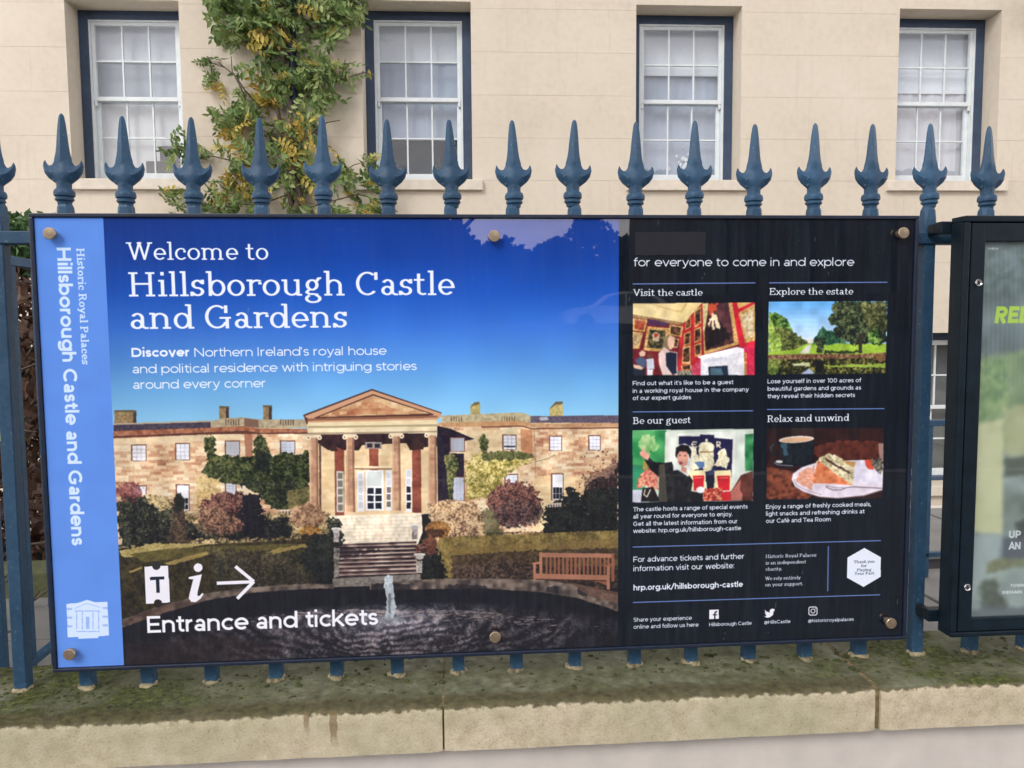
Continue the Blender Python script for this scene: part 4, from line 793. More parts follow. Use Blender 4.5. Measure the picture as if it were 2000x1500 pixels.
    p([(200, 700), (290, 650), (370, 740), (380, 880), (310, 920), (250, 860), (130, 890), (150, 790)], [(176, 60, 60), (220, 130, 110), (236, 200, 160)], f=f4, warp=3); p([(200, 890), (320, 870), (400, 1040), (180, 1040)], (24, 20, 26)); c.line(Z([(230, 900), (215, 960), (250, 985), (290, 900)]), 3, (226, 220, 190))
    p([(205, 590), (240, 580), (260, 660), (210, 680)], (190, 150, 70), warp=2)
    blk = [(14, 16, 24), (26, 28, 34), (44, 46, 48)]
    p([(270, 530), (330, 590), (450, 600), (530, 590), (560, 660), (700, 700), (770, 800), (740, 960), (780, 1040), (380, 1044), (385, 760), (290, 680), (225, 570)], blk, f=f9); p([(388, 620), (450, 612), (480, 1042), (385, 1042)], (70, 68, 60)); p([(745, 920), (880, 940), (880, 1036), (740, 1038)], (20, 20, 26))
    p([(550, 520), (600, 400), (680, 380), (760, 420), (770, 520), (740, 660), (720, 760), (600, 680), (545, 690)], (226, 232, 226), a=.9); p([(570, 520), (580, 430), (640, 392), (720, 405), (755, 470), (740, 560), (720, 500), (620, 470), (600, 560)], (24, 20, 24))
    p([(590, 520), (620, 470), (700, 475), (722, 530), (705, 620), (650, 650), (600, 600)], (206, 150, 130)); p([(610, 590), (650, 585), (650, 620), (618, 622)], (140, 60, 66)); p([(612, 512), (634, 508), (632, 520), (614, 524)], (60, 34, 36)); p([(672, 512), (696, 516), (694, 526), (674, 524)], (60, 34, 36)); p([(640, 640), (700, 660), (700, 720), (640, 690)], (196, 140, 120))
    p([(188, 402), (214, 450), (240, 470), (285, 520), (262, 572), (215, 550), (170, 510), (170, 470), (200, 470)], (222, 160, 140)); c.ell(*Z([(855, 905)])[0], 8.5, 6.5, (236, 232, 236))
    p([(1240, 860), (1310, 740), (1448, 690), (1448, 1024), (1200, 1026), (1190, 930)], [(70, 34, 30), (110, 60, 50)], f=N(14, 43)); p([(1250, 860), (1310, 780), (1300, 900), (1330, 960), (1320, 1020), (1200, 1024), (1195, 930)], (176, 104, 92))
    # tea and cake ------------------------------------------------------------
    Z = zf(1480, 800, 5.768)
    p([(105, 205), (1430, 205), (1412, 1000), (100, 1012)], [(26, 16, 20), (54, 26, 24)], f=N(30, 44)); p([(640, 420), (900, 350), (1370, 350), (1425, 380), (1420, 560), (700, 560), (640, 500)], [(60, 26, 24), (104, 50, 36)], f=f9, warp=4)
    p([(104, 640), (420, 700), (380, 860), (620, 960), (560, 1008), (100, 1012)], [(60, 28, 22), (112, 56, 38), (140, 76, 48)], f=N(9, 45)); c.line(Z([(104, 830), (400, 760)]), 2, (150, 84, 56), a=.7); c.line(Z([(120, 1000), (560, 900)]), 3, (156, 86, 56), a=.6); p([(380, 205), (640, 205), (640, 290), (380, 300)], (52, 40, 36), a=.7)
    p([(1365, 380), (1425, 380), (1420, 590), (1380, 570)], (150, 120, 112))
    c.ell(*Z([(400, 600)])[0], 39, 7.5, (30, 34, 44)); c.ell(*Z([(400, 592)])[0], 37, 6.5, (12, 16, 22)); c.line(Z([(190, 595), (230, 622), (400, 632)]), 2, (150, 156, 164))
    p([(242, 350), (640, 320), (635, 480), (600, 590), (500, 620), (330, 610), (270, 540)], [(14, 20, 28), (26, 36, 46)], f=f9); p([(262, 380), (330, 380), (340, 520), (300, 520)], (74, 110, 126), a=.7, warp=2); c.line(Z([(245, 390), (190, 385), (145, 420), (150, 480), (210, 500), (270, 490)]), 5, (20, 28, 36), rnd=True); c.line(Z([(190, 388), (150, 420), (152, 470)]), 1.6, (110, 124, 134))
    c.ell(*Z([(441, 335)])[0], 34.5, 6.6, (226, 214, 210), rot=-.06); c.ell(*Z([(441, 339)])[0], 31, 4.8, (206, 168, 130), rot=-.06); c.ell(*Z([(246, 586)])[0], 7, 3, (206, 206, 200))
    c.poly(Z([(385, 790), (400, 720), (500, 650), (650, 600), (950, 570), (1200, 565), (1420, 610), (1412, 910), (1200, 975), (900, 1002), (700, 985), (500, 920), (410, 860)]), [(216, 206, 222), (236, 228, 238)], f=f9)
    c.poly(Z([(430, 790), (470, 710), (640, 630), (640, 800), (620, 900), (520, 870)]), [(206, 130, 100), (236, 190, 170)], f=f4, warp=3); c.line(Z([(388, 800), (420, 870), (520, 930), (700, 985), (900, 1000), (1200, 970), (1410, 905)]), 2.2, (110, 84, 90)); c.line(Z([(410, 780), (440, 850), (540, 905), (720, 960)]), 1.4, (120, 96, 104), a=.8)
    p([(660, 590), (700, 545), (800, 490), (900, 520), (960, 560), (1110, 620), (1090, 700), (1080, 850), (900, 760), (740, 640)], [(150, 136, 100), (206, 196, 156), (236, 228, 196)], f=LF, warp=2)
    p([(760, 540), (860, 600), (1060, 710), (1040, 720), (860, 625), (760, 560)], (70, 40, 40), warp=2); p([(980, 570), (1110, 590), (1090, 650), (1000, 610)], (196, 150, 90))
    p([(685, 570), (620, 800), (640, 830), (870, 836), (1070, 852), (900, 740), (740, 610)], [(190, 96, 54), (226, 130, 84), (240, 160, 110)], f=f9)
    c.poly(Z([(1090, 640), (1190, 570), (1300, 600), (1410, 680), (1412, 840), (1250, 850), (1100, 800)]), [(214, 210, 232), (240, 238, 248)], f=f9); p([(1205, 570), (1290, 555), (1320, 620), (1310, 680), (1240, 660)], (214, 84, 60), warp=2); p([(1280, 560), (1400, 550), (1418, 640), (1400, 740), (1330, 680)], [(40, 44, 40), (170, 160, 140)], f=f4, warp=3)
    c.line(Z([(770, 870), (850, 905), (940, 905), (1000, 880), (1080, 870), (1412, 886)]), 2.2, (90, 70, 86)); c.line(Z([(770, 855), (880, 880), (980, 880)]), 1.4, (96, 80, 96))

    c.a *= (.90 + .2 * c.noise(22, 80)[..., None]); c.a += (c.noise(2, 81)[..., None] - .5) * .05
    painted = c.a.copy(); c.a[:] = keep
    for q in quads:
        P = c.T(q); x0, y0 = P.min(0); x1, y1 = P.max(0); x0, y0 = int(round(x0)), int(round(y0)); x1, y1 = int(round(x1)), int(round(y1))
        sl = (slice(y0, y1), slice(x0, x1)); c.a[sl] = painted[sl]; c.blur(sl, 1); c.blur(sl, 1)

# ------------------------------------------------------------------ poster in the notice case
PX0, PX1, PZ0, PZ1 = 1.900, 2.560, 0.060, 0.864       # extent of the poster, heights above the board's lower edge
def project(x, y, z):
    q = (np.array([x, y, z]) - CAM_P) @ CAM_R
    return 1000 + FPX * q[0] / -q[2], 750 - FPX * q[1] / -q[2]
def paint_poster():
    W, H = 820, 1000
    src = [project(x, -0.052, z + Z0) for x, z in ((PX0, PZ1), (PX1, PZ1), (PX1, PZ0), (PX0, PZ0))]
    c = Canvas(W, H, homography(src, [(0, 0), (W, 0), (W, H), (0, H)]), (120, 130, 130))
    N = c.noise; LF = c.leaf(1.8, 3); big = N(70, 1) * .6 + N(26, 2) * .4
    c.a[:] = 0
    yy = np.arange(H)[:, None] / H
    c.poly([(0, 0), (W, 0), (W, H), (0, H)], [(72, 88, 92), (118, 136, 142), (160, 176, 184)], f=big, tex=True)
    c.poly([(1900, 470), (2200, 470), (2200, 560), (1900, 580)], [(50, 70, 66), (96, 120, 116), (150, 172, 188)], f=LF, warp=14, a=.5)
    c.poly([(1900, 700), (1960, 690), (2200, 660), (2200, 900), (1900, 870)], [(110, 140, 100), (150, 176, 120), (196, 206, 160)], f=big, warp=12, a=.8)
    c.poly([(1915, 705), (1972, 702), (1970, 800), (1915, 830)], [(96, 132, 90), (136, 168, 110), (176, 196, 140)], f=LF, warp=3)
    c.poly([(1895, 832), (1964, 818), (1962, 1045), (1895, 1040)], [(196, 198, 150), (216, 216, 176), (206, 210, 164)], f=big, warp=2)
    c.poly([(1964, 800), (2250, 740), (2250, 900), (1966, 890)], [(150, 160, 110), (206, 206, 170)], f=big, warp=8)
    c.poly([(1966, 895), (2250, 880), (2250, 925), (1966, 930)], (66, 74, 58), warp=4, a=.8)
    c.poly([(1964, 930), (2250, 930), (2250, 1090), (1964, 1090)], [(60, 74, 66), (120, 136, 130), (176, 190, 194)], f=big, warp=4)
    c.poly([(1988, 1020), (2030, 1010), (2060, 1060), (1990, 1060)], (24, 40, 34), warp=6); c.poly([(1963, 1050), (2250, 1050), (2250, 1092), (1962, 1092)], (62, 74, 92), a=.85)
    c.poly([(1895, 1040), (1962, 1048), (1950, 1095), (1925, 1140), (1915, 1200), (1890, 1200)], [(140, 156, 160), (176, 190, 192)], f=big, warp=5)
    c.poly([(1930, 1100), (1965, 1092), (2050, 1095), (1975, 1112), (1930, 1126)], [(100, 104, 70), (134, 142, 96)], f=LF, warp=4)
    c.poly([(1925, 1126), (1960, 1112), (2250, 1100), (2250, 1180), (1930, 1190)], [(120, 136, 134), (180, 194, 192)], f=big, warp=6)
    c.poly([(1916, 1140), (1950, 1128), (1955, 1160), (1975, 1190), (1920, 1195)], [(40, 56, 44), (96, 110, 92)], f=LF, warp=7)
    c.poly([(1925, 1185), (1990, 1190), (2250, 1180), (2250, 1230), (1890, 1230)], [(70, 82, 92), (104, 116, 124)], f=big, warp=2)
    c.poly([(1888, 1194), (2260, 1186), (2260, 1240), (1886, 1240)], (104, 116, 124))
    for k in range(2): c.blur((slice(0, H), slice(0, W)), 5)
    for k in range(14):
        x = 1905 + k * 9; c.line([(x, 480), (x + 3, 620), (x + 1, 760)], 5, (176, 190, 200), a=.10)
    yl = (196, 232, 76)
    c.text("REL", (1946, 632), (2011, 630), 33, yl, .25, 'sans', slant=.10)
    c.text("UP", (1974, 1052.5), (1997, 1052), 14.5, (226, 232, 240), .24); c.text("AN", (1974, 1075), (1997, 1074.5), 14.5, (226, 232, 240), .24)
    c.text("TOWN", (1977, 1148.5), (2004, 1147.5), 6, (226, 232, 240), .26); c.text("REMAIN", (1961, 1162), (2000, 1160.5), 6, (226, 232, 240), .26)
    c.text("NEW", (1934, 487), (1954, 486.5), 3.6, (226, 232, 240), .24)
    return c.image("poster_print")
# ------------------------------------------------------------------ materials
def schlick(t, r0):
    """reflectance of a polished sheet, the same from both sides"""
    g = t.n("ShaderNodeNewGeometry"); d = t.n("ShaderNodeVectorMath", operation='DOT_PRODUCT')
    t.l(g.outputs['Normal'], d.inputs[0]); t.l(g.outputs['Incoming'], d.inputs[1])
    k = t.math('POWER', t.math('SUBTRACT', 1.0, t.math('ABSOLUTE', d.outputs['Value'])), 5.0)
    return t.math('ADD', t.math('MULTIPLY', k, 1 - r0), r0, clamp=True)
def print_mat(name, img, rough=0.35, r0=.060, coat_rough=0.012, gain=1.16):
    t = NT(name)
    tex = t.n("ShaderNodeTexImage"); tex.image = img; tex.interpolation = 'Cubic'; tex.extension = 'EXTEND'
    t.l(t.co.outputs['UV'], tex.inputs[0])
    # dried drips and dust lightly veil the acrylic
    mpn = t.n("ShaderNodeMapping"); mpn.inputs['Scale'].default_value = (26, 1, 2.2); t.l(t.co.outputs['Object'], mpn.inputs[0])
    st = t.noise(3.0, 6, mpn.outputs[0]); fac = t.math('MULTIPLY', t.math('POWER', st, 3.5), .07)
    c = t.mix(fac, tex.outputs[0], (0.42, 0.50, 0.60, 1))
    c = t.mix(1.0, c, (gain, gain, gain, 1), 'MULTIPLY')
    t.set(Base_Color=c, Roughness=rough, Specular_IOR_Level=0.1)
    gl = t.n("ShaderNodeBsdfGlossy"); gl.inputs['Roughness'].default_value = coat_rough
    b = t.n("ShaderNodeBump", Strength=0.05, Distance=0.003); t.l(t.noise(5, 2), b.inputs['Height']); t.l(b.outputs[0], gl.inputs['Normal'])
    mx = t.n("ShaderNodeMixShader"); t.l(schlick(t, r0), mx.inputs[0]); t.l(t.b.outputs[0], mx.inputs[1]); t.l(gl.outputs[0], mx.inputs[2])
    out = [n for n in t.t.nodes if n.type == 'OUTPUT_MATERIAL'][0]; t.l(mx.outputs[0], out.inputs[0])
    return t.m

def paint_mat(name, lo, hi, rough=0.38, chip=0.0):
    """brushed gloss paint on iron or timber: soft mottling, small bumps of old layers"""
    t = NT(name)
    n1 = t.noise(9, 4); n2 = t.noise(70, 5)
    c = t.ramp(t.math('ADD', t.math('MULTIPLY', n1, .7), t.math('MULTIPLY', n2, .3)), [(0.35, lo), (0.65, hi)])
    if chip:
        m = t.ramp(t.noise(140, 3), [(0.67, (0, 0, 0)), (0.70, (1, 1, 1))]); c = t.mix(t.math('MULTIPLY', m, chip), c, (0.24, 0.27, 0.28, 1))
        oi = t.n('ShaderNodeObjectInfo'); k = t.math('ADD', t.math('MULTIPLY', oi.outputs['Random'], .30), .88); cmb = t.n('ShaderNodeCombineColor')
        for q in range(3): t.l(k, cmb.inputs[q])
        c = t.mix(1.0, c, cmb.outputs[0], 'MULTIPLY')
    t.bump(t.math('ADD', t.math('MULTIPLY', t.noise(45, 5), 1.0), t.math('MULTIPLY', t.noise(210, 4), .35)), 0.35, 0.004)
    t.set(Base_Color=c, Roughness=t.math('ADD', t.math('MULTIPLY', n2, .25), rough - .1), Specular_IOR_Level=.28)
    return t.m

M_IRON = paint_mat("railing_paint", (0.021, 0.060, 0.116), (0.040, 0.100, 0.175), 0.42, .6)
M_FRAME = plain("board_frame_paint", (0.012, 0.020, 0.042), .35, .25, 40, .1)
M_CASE = plain("case_powder_coat", (0.006, 0.014, 0.022), .42, .25, 30, .12, spec=.22)
M_SASH = paint_mat("sash_white_paint", (0.68, 0.75, 0.78), (0.80, 0.85, 0.86), 0.35)
M_WFRAME = paint_mat("window_surround_paint", (0.040, 0.066, 0.115), (0.060, 0.090, 0.150), 0.4)
M_STEEL = plain("stud_metal", (0.46, 0.36, 0.25), .32, .2, 90, .1, metal=.75)
M_CHROME = plain("lock_metal", (0.7, 0.7, 0.7), .22, .1, 60, metal=1)
M_DARK = plain("dark_gap", (0.01, 0.01, 0.012), .8)
M_CLOTH = plain("black_equipment", (0.01, 0.011, 0.014), .6)

def glass_mat(name, tint=(0.93, 0.96, 0.98), ior=1.6, grime=.03):
    t = NT(name); t.t.nodes.remove(t.b)
    tr = t.n("ShaderNodeBsdfTransparent"); tr.inputs[0].default_value = (*tint, 1)
    gl = t.n("ShaderNodeBsdfGlossy"); gl.inputs['Roughness'].default_value = 0.015
    df = t.n("ShaderNodeBsdfDiffuse"); df.inputs[0].default_value = (.6, .62, .62, 1)
    b = t.n("ShaderNodeBump", Strength=.12, Distance=.02); t.l(t.noise(2.2, 2), b.inputs['Height']); t.l(b.outputs[0], gl.inputs['Normal'])
    mx = t.n("ShaderNodeMixShader"); t.l(schlick(t, ((ior - 1) / (ior + 1)) ** 2 * 1.5), mx.inputs[0]); t.l(tr.outputs[0], mx.inputs[1]); t.l(gl.outputs[0], mx.inputs[2])
    m2 = t.n("ShaderNodeMixShader"); t.l(t.math('MULTIPLY', t.noise(18, 5), grime * 2), m2.inputs[0]); t.l(mx.outputs[0], m2.inputs[1]); t.l(df.outputs[0], m2.inputs[2])
    out = [n for n in t.t.nodes if n.type == 'OUTPUT_MATERIAL'][0]; t.l(m2.outputs[0], out.inputs[0]); return t.m
M_PANE = glass_mat("window_glass", ior=1.62)
M_CASEGLASS = glass_mat("case_glass", (0.95, 0.97, 0.96), 1.55, .05)

def render_mat():
    t = NT("cream_masonry_render")
    n = t.math('ADD', t.math('MULTIPLY', t.noise(1.1, 5), .6), t.math('MULTIPLY', t.noise(14, 5), .4))
    c = t.ramp(n, [(0.30, (0.58, 0.515, 0.415)), (0.5, (0.655, 0.588, 0.48)), (0.72, (0.70, 0.64, 0.535))])
    mpn = t.n("ShaderNodeMapping"); mpn.inputs['Scale'].default_value = (5, 5, .5); t.l(t.co.outputs['Object'], mpn.inputs[0])
    st = t.ramp(t.noise(2.0, 5, mpn.outputs[0]), [(0.60, (0, 0, 0)), (0.82, (1, 1, 1))])
    c = t.mix(t.math('MULTIPLY', st, .5), c, (0.46, 0.42, 0.36, 1))
    gr = t.ramp(t.noise(.45, 4), [(0.45, (0, 0, 0)), (0.7, (1, 1, 1))]); c = t.mix(t.math('MULTIPLY', gr, .22), c, (0.55, 0.48, 0.39, 1))
    t.bump(t.math('ADD', t.noise(130, 5), t.math('MULTIPLY', t.noise(9, 3), 1.2)), .3, .006)
    return t.set(Base_Color=c, Roughness=.85, Specular_IOR_Level=.2)
M_RENDER = render_mat()
M_SILL = plain("sill_paint", (0.66, 0.60, 0.50), .7, .08, 12, .2)
M_PLINTH = plain("plinth_render", (0.62, 0.58, 0.53), .8, .07, 14, .35)

def coping_mat():
    """sandstone: bare grain on the weathered front, algae and moss on the flat top, a damp band along the arris"""
    t = NT("mossy_sandstone")
    geo = t.n("ShaderNodeNewGeometry"); sep = t.n("ShaderNodeSeparateXYZ"); t.l(geo.outputs['Position'], sep.inputs[0])
    sn = t.n("ShaderNodeSeparateXYZ"); t.l(geo.outputs['Normal'], sn.inputs[0])
    x, y, z = sep.outputs
    P = geo.outputs['Position']
    fine = t.noise(260, 4, P); mid = t.noise(38, 6, P); big = t.noise(5.5, 5, P)
    sand = t.ramp(t.math('ADD', t.math('MULTIPLY', fine, .45), t.math('MULTIPLY', mid, .55)), [(0.30, (0.38, 0.32, 0.215)), (0.5, (0.56, 0.49, 0.345)), (0.70, (0.68, 0.62, 0.47))])
    grn = t.ramp(t.noise(3.0, 5, P), [(0.42, (0, 0, 0)), (0.62, (1, 1, 1))])
    sand = t.mix(t.math('MULTIPLY', grn, .45), sand, (0.34, 0.34, 0.20, 1))
    pits = t.ramp(t.noise(190, 2, P), [(0.27, (1, 1, 1)), (0.31, (0, 0, 0))]); sand = t.mix(t.math('MULTIPLY', pits, .6), sand, (0.12, 0.10, 0.07, 1))
    # top surface
    grey = t.ramp(mid, [(0.32, (0.085, 0.084, 0.048)), (0.52, (0.165, 0.172, 0.11)), (0.72, (0.28, 0.29, 0.22))])
    moss = t.ramp(t.noise(90, 5, P), [(0.3, (0.018, 0.024, 0.006)), (0.52, (0.060, 0.074, 0.018)), (0.74, (0.15, 0.165, 0.045))])
    wet = t.ramp(t.noise(60, 5, P), [(0.3, (0.036, 0.032, 0.012)), (0.7, (0.125, 0.105, 0.048))])
    mm = t.ramp(t.math('ADD', t.math('MULTIPLY', t.noise(7, 6, P), .7), t.math('MULTIPLY', mid, .3)), [(0.44, (0, 0, 0)), (0.56, (1, 1, 1))])
    # the left stone and the right stone carry more moss than the middle one
    mid_clear = t.math('SUBTRACT', 1.0, t.ramp(t.math('ADD', t.math('ABSOLUTE', t.math('SUBTRACT', x, .98)), t.math('MULTIPLY', big, .3)), [(.55, (0, 0, 0)), (1.05, (1, 1, 1))]))
    mm = t.math('MULTIPLY', mm, t.math('SUBTRACT', 1.0, t.math('MULTIPLY', mid_clear, .62)))
    top = t.mix(mm, grey, moss)
    edge = t.math('ADD', y, t.math('MULTIPLY', t.math('SUBTRACT', t.noise(24, 5, P), .5), .045))
    damp = t.ramp(edge, [(0.0, (1, 1, 1)), (1.0, (0, 0, 0))])
    e = damp.node.color_ramp.elements; # band from the arris to 3 cm in
    mr = t.n("ShaderNodeMapRange"); t.l(edge, mr.inputs[0]); mr.inputs[1].default_value = -.066; mr.inputs[2].default_value = -.036; mr.inputs[3].default_value = 1; mr.inputs[4].default_value = 0
    band = t.math('MULTIPLY', mr.outputs[0], t.ramp(t.math('SUBTRACT', 1.75, x), [(0.02, (0, 0, 0)), (0.08, (1, 1, 1))]))
    top = t.mix(t.math('MULTIPLY', band, .78), top, wet)
    # front: moss and damp creep over the arris in ragged tongues, two long runs of damp lower down
    zz = t.math('SUBTRACT', z, Z0 - .056)
    jag = t.math('MULTIPLY', t.math('SUBTRACT', t.noise(52, 5, P), .5), .030)
    mr2 = t.n("ShaderNodeMapRange"); t.l(t.math('ADD', zz, jag), mr2.inputs[0]); mr2.inputs[1].default_value = -.012; mr2.inputs[2].default_value = -.007; mr2.inputs[3].default_value = 0; mr2.inputs[4].default_value = 1
    over = mr2.outputs[0]
    def run(xc, wd, l0):
        a = t.math('LESS_THAN', t.math('ABSOLUTE', t.math('SUBTRACT', t.math('ADD', x, t.math('MULTIPLY', t.noise(70, 4, P), .014)), xc + .007)), wd)
        fade = t.n("ShaderNodeMapRange"); t.l(t.math('ADD', zz, t.math('MULTIPLY', t.noise(120, 4, P), .03)), fade.inputs[0]); fade.inputs[1].default_value = -l0; fade.inputs[2].default_value = -l0 + .030
        return t.math('MULTIPLY', a, fade.outputs[0])
    runs = t.math('MAXIMUM', t.math('MAXIMUM', run(.520, .0055, .034), run(.573, .0068, .062)), run(.27, .009, .012))
    front = t.mix(t.math('MULTIPLY', over, .9), sand, wet); front = t.mix(t.math('MULTIPLY', runs, .7), front, (0.19, 0.13, 0.062, 1))
    isup = t.ramp(sn.outputs[2], [(0.45, (0, 0, 0)), (0.75, (1, 1, 1))])
    c = t.mix(isup, front, top)
    h = t.math('ADD', t.math('MULTIPLY', fine, .4), t.math('ADD', mid, t.math('MULTIPLY', t.math('MULTIPLY', mm, isup), 1.4)))
    t.bump(h, .5, .005)
    return t.set(Base_Color=c, Roughness=t.ramp(mid, [(.3, (.62,) * 3), (.7, (.95,) * 3)]), Specular_IOR_Level=.3)
M_COPING = coping_mat()
M_SEAL = plain("mortar_seal", (0.29, 0.25, 0.15), .95, .75, 70, 1.0)
M_MOSS = plain("moss_cushion", (0.05, 0.062, 0.016), .95, .5, 60, .8)

def leaf_mat(name, stops, rough=.45, trans=.25):
    t = NT(name)
    oi = t.n("ShaderNodeObjectInfo"); gi = t.n("ShaderNodeNewGeometry")
    f = t.math('ADD', t.math('MULTIPLY', oi.outputs['Random'], .55), t.math('MULTIPLY', gi.outputs['Random Per Island'], .45))
    c = t.ramp(f, stops)
    t.b.inputs['Transmission Weight'].default_value = 0
    t.set(Base_Color=c, Roughness=rough, Specular_IOR_Level=.4)
    tl = t.n("ShaderNodeBsdfTranslucent"); t.l(c, tl.inputs[0]); mx = t.n("ShaderNodeMixShader"); mx.inputs[0].default_value = trans
    out = [n for n in t.t.nodes if n.type == 'OUTPUT_MATERIAL'][0]
    t.l(t.b.outputs[0], mx.inputs[1]); t.l(tl.outputs[0], mx.inputs[2]); t.l(mx.outputs[0], out.inputs[0]); return t.m
M_LEAFG = leaf_mat("creeper_leaf_green", [(0.0, (0.065, 0.130, 0.040)), (0.3, (0.15, 0.235, 0.070)), (0.65, (0.28, 0.365, 0.12)), (1.0, (0.48, 0.54, 0.25))])
M_LEAFY = leaf_mat("creeper_leaf_yellow", [(0.0, (0.44, 0.27, 0.06)), (0.3, (0.60, 0.48, 0.11)), (0.8, (0.58, 0.47, 0.12)), (1.0, (0.36, 0.40, 0.10))])
M_BEECH = leaf_mat("dry_beech_leaf", [(0.0, (0.03, 0.015, 0.010)), (0.5, (0.085, 0.042, 0.026)), (0.82, (0.20, 0.12, 0.075)), (1.0, (0.36, 0.25, 0.17))], .6, .2)
M_HEDGE = leaf_mat("hedge_leaf", [(0.0, (0.03, 0.07, 0.02)), (0.5, (0.07, 0.15, 0.05)), (1.0, (0.16, 0.26, 0.09))])
M_TREE = leaf_mat("street_tree_leaf", [(0.0, (0.012, 0.020, 0.012)), (0.6, (0.03, 0.045, 0.02)), (1.0, (0.06, 0.07, 0.03))])
M_BARK = plain("bark", (0.10, 0.075, 0.055), .9, .4, 18, .8)

def build_uv(me, fn):
    uv = me.uv_layers.new(name="UVMap")
    for l in me.loops: uv.data[l.index].uv = fn(me.vertices[l.vertex_index].co)
# ------------------------------------------------------------------ ground and setting
def terrain():
    mb = MB(); xs = [-160, -60, -30, -12, 0, 12, 30, 60, 160]; ys = [-200, -120, -75, -45, -30, -22, -14, -9, -6.2]
    hz = {-200: 3.5, -120: 2.6, -75: 2.0, -45: 1.6, -30: 1.4, -22: 1.0, -14: .45, -9: .08, -6.2: -.12}
    for y in ys:
        for x in xs: mb.v.append((x, y, hz[y]))
    n = len(xs)
    for j in range(len(ys) - 1):
        for i in range(n - 1):
            a = j * n + i; mb.f.append((a, a + 1, a + n + 1, a + n)); mb.mi.append(0)
    return mb
M_ASPH = plain("asphalt", (0.05, 0.05, 0.052), .9, .25, 60, .4)
M_SLAB = plain("pavement_stone", (0.13, 0.13, 0.13), .85, .18, 9, .3)
M_GRASSM = plain("verge_grass", (0.06, 0.085, 0.03), .95, .4, 6, .6)
tag(terrain().build("road", M_ASPH), kind="structure")
g = MB(); g.box(-160, 160, -6.2, -0.075, -.4, 0.0); 
pav = tag(g.build("pavement", M_SLAB), kind="structure")
g = MB()
for k in range(-8, 10): g.box(k * .9 + .004, k * .9 + .896, -6.2, -6.02, -.2, .012, .006)
g.build("kerb_stone", plain("kerb_granite", (0.3, 0.29, 0.28), .8, .15, 40, .3), pav)
# land behind the house and the low sunk yard between fence and house
g = MB(); g.box(-160, 160, 2.9, 220, -2.2, Z0 - 2.07); tag(g.build("yard_ground", plain("yard_gravel", (0.22, 0.20, 0.17), .95, .3, 20, .6)), kind="structure")
g = MB(); g.box(-6, 12, .182, 2.86, -1.6, Z0 - .47)
gp = tag(g.build("garden_path", M_DARK), kind="structure")
M_FLAG = plain("garden_flagstone", (0.205, 0.205, 0.195), .8, .16, 7, .25)
cells = {}
for i, (x0, x1) in enumerate([(-3.2, -2.3), (-2.29, -1.52), (-1.51, -.62), (-.61, .22), (.23, 1.12), (1.13, 1.9), (1.91, 2.75), (2.76, 3.6), (3.61, 4.4)]):
    for j, (y0, y1) in enumerate([(.19, .74), (.75, 1.27), (1.28, 1.74), (1.97, 2.84)]):
        if j == 3 and x0 < 1: continue
        mb = MB(); mb.box(x0 + .004, x1 - .004, y0 + .004, y1 - .004, Z0 - .47, Z0 - .43 + random.uniform(-.003, .003), .005); mb.build("flagstone", M_FLAG, gp)
mb = MB(); mb.box(-4, 1.1, 1.76, 1.94, Z0 - .47, Z0 - .33, .012)
mb.build("mossy_kerb", plain("mossy_kerb_stone", (0.105, 0.115, 0.055), .95, .35, 22, .7), gp)
mb = MB(); mb.box(-6, 12, 2.862, 2.98, Z0 - 2.07, Z0 - .45); mb.build("retaining_wall", M_PLINTH, gp)

# ------------------------------------------------------------------ plinth wall with coping stones under the railing
CT = Z0 - .056            # coping top
wall_root = empty("plinth_wall", (0, 0, 0), "low cream rendered wall with mossy sandstone coping carrying the railing", "wall")
mb = MB(); mb.box(-3.4, 5.2, -.062, .15, 0.0, CT - .094); mb.build("rendered_face", M_PLINTH, wall_root)
def coping(x0, x1, seed):
    bm = bmesh.new(); r = random.Random(seed)
    nx = int((x1 - x0) / .022); prof = []
    # cross-section: bottom front, front face, rounded arris, top, back
    for z in (-.095, -.075, -.05, -.03, -.014): prof.append((-.097, z))
    prof += [(-.0945, -.005), (-.089, -.0012), (-.080, 0)]
    for y in (-.05, -.02, .01, .04, .07, .10, .13, .165): prof.append((y, 0))
    prof += [(.176, -.004), (.18, -.012), (.18, -.095)]
    from mathutils import noise as mn
    rows = []
    for i in range(nx + 1):
        x = x0 + (x1 - x0) * i / nx; e = .010 if i in (0, nx) else 0
        row = []
        for y, z in prof:
            p = Vector((x, y, z)); d = mn.noise(p * 9 + Vector((seed, 0, 0))) * .0022 + mn.noise(p * 34) * .0014
            yy = y + (d if z < -.002 else 0) + (e * .35 if y < -.07 else 0); zz = z + (d if z >= -.006 else 0) - (e * .35 if z > -.02 else 0)
            row.append(bm.verts.new((x, yy, CT + zz)))
        rows.append(row)
    for i in range(nx):
        for k in range(len(prof) - 1): bm.faces.new((rows[i][k + 1], rows[i][k], rows[i + 1][k], rows[i + 1][k + 1]))
    bm.faces.new(rows[0]); bm.faces.new(rows[-1][::-1])
    for i in range(nx): bm.faces.new((rows[i][0], rows[i][-1], rows[i + 1][-1], rows[i + 1][0]))
    bmesh.ops.recalc_face_normals(bm, faces=bm.faces)
    me = bpy.data.meshes.new("coping_stone"); bm.to_mesh(me); bm.free(); me.materials.append(M_COPING)
    me.polygons.foreach_set('use_smooth', [True] * len(me.polygons)); me.set_sharp_from_angle(angle=math.radians(50))
    return link(me, "coping_stone", wall_root)
for k, (a, b) in enumerate([(-3.3, -.92), (-.914, .7855), (.7895, 1.679), (1.691, 2.62), (2.628, 4.2)]): coping(a, b, k + 3)
mb = MB()
for x in (-.917, .7875, 1.685, 2.624): mb.box(x - .012, x + .012, -.088, .17, CT - .094, CT - .0045)
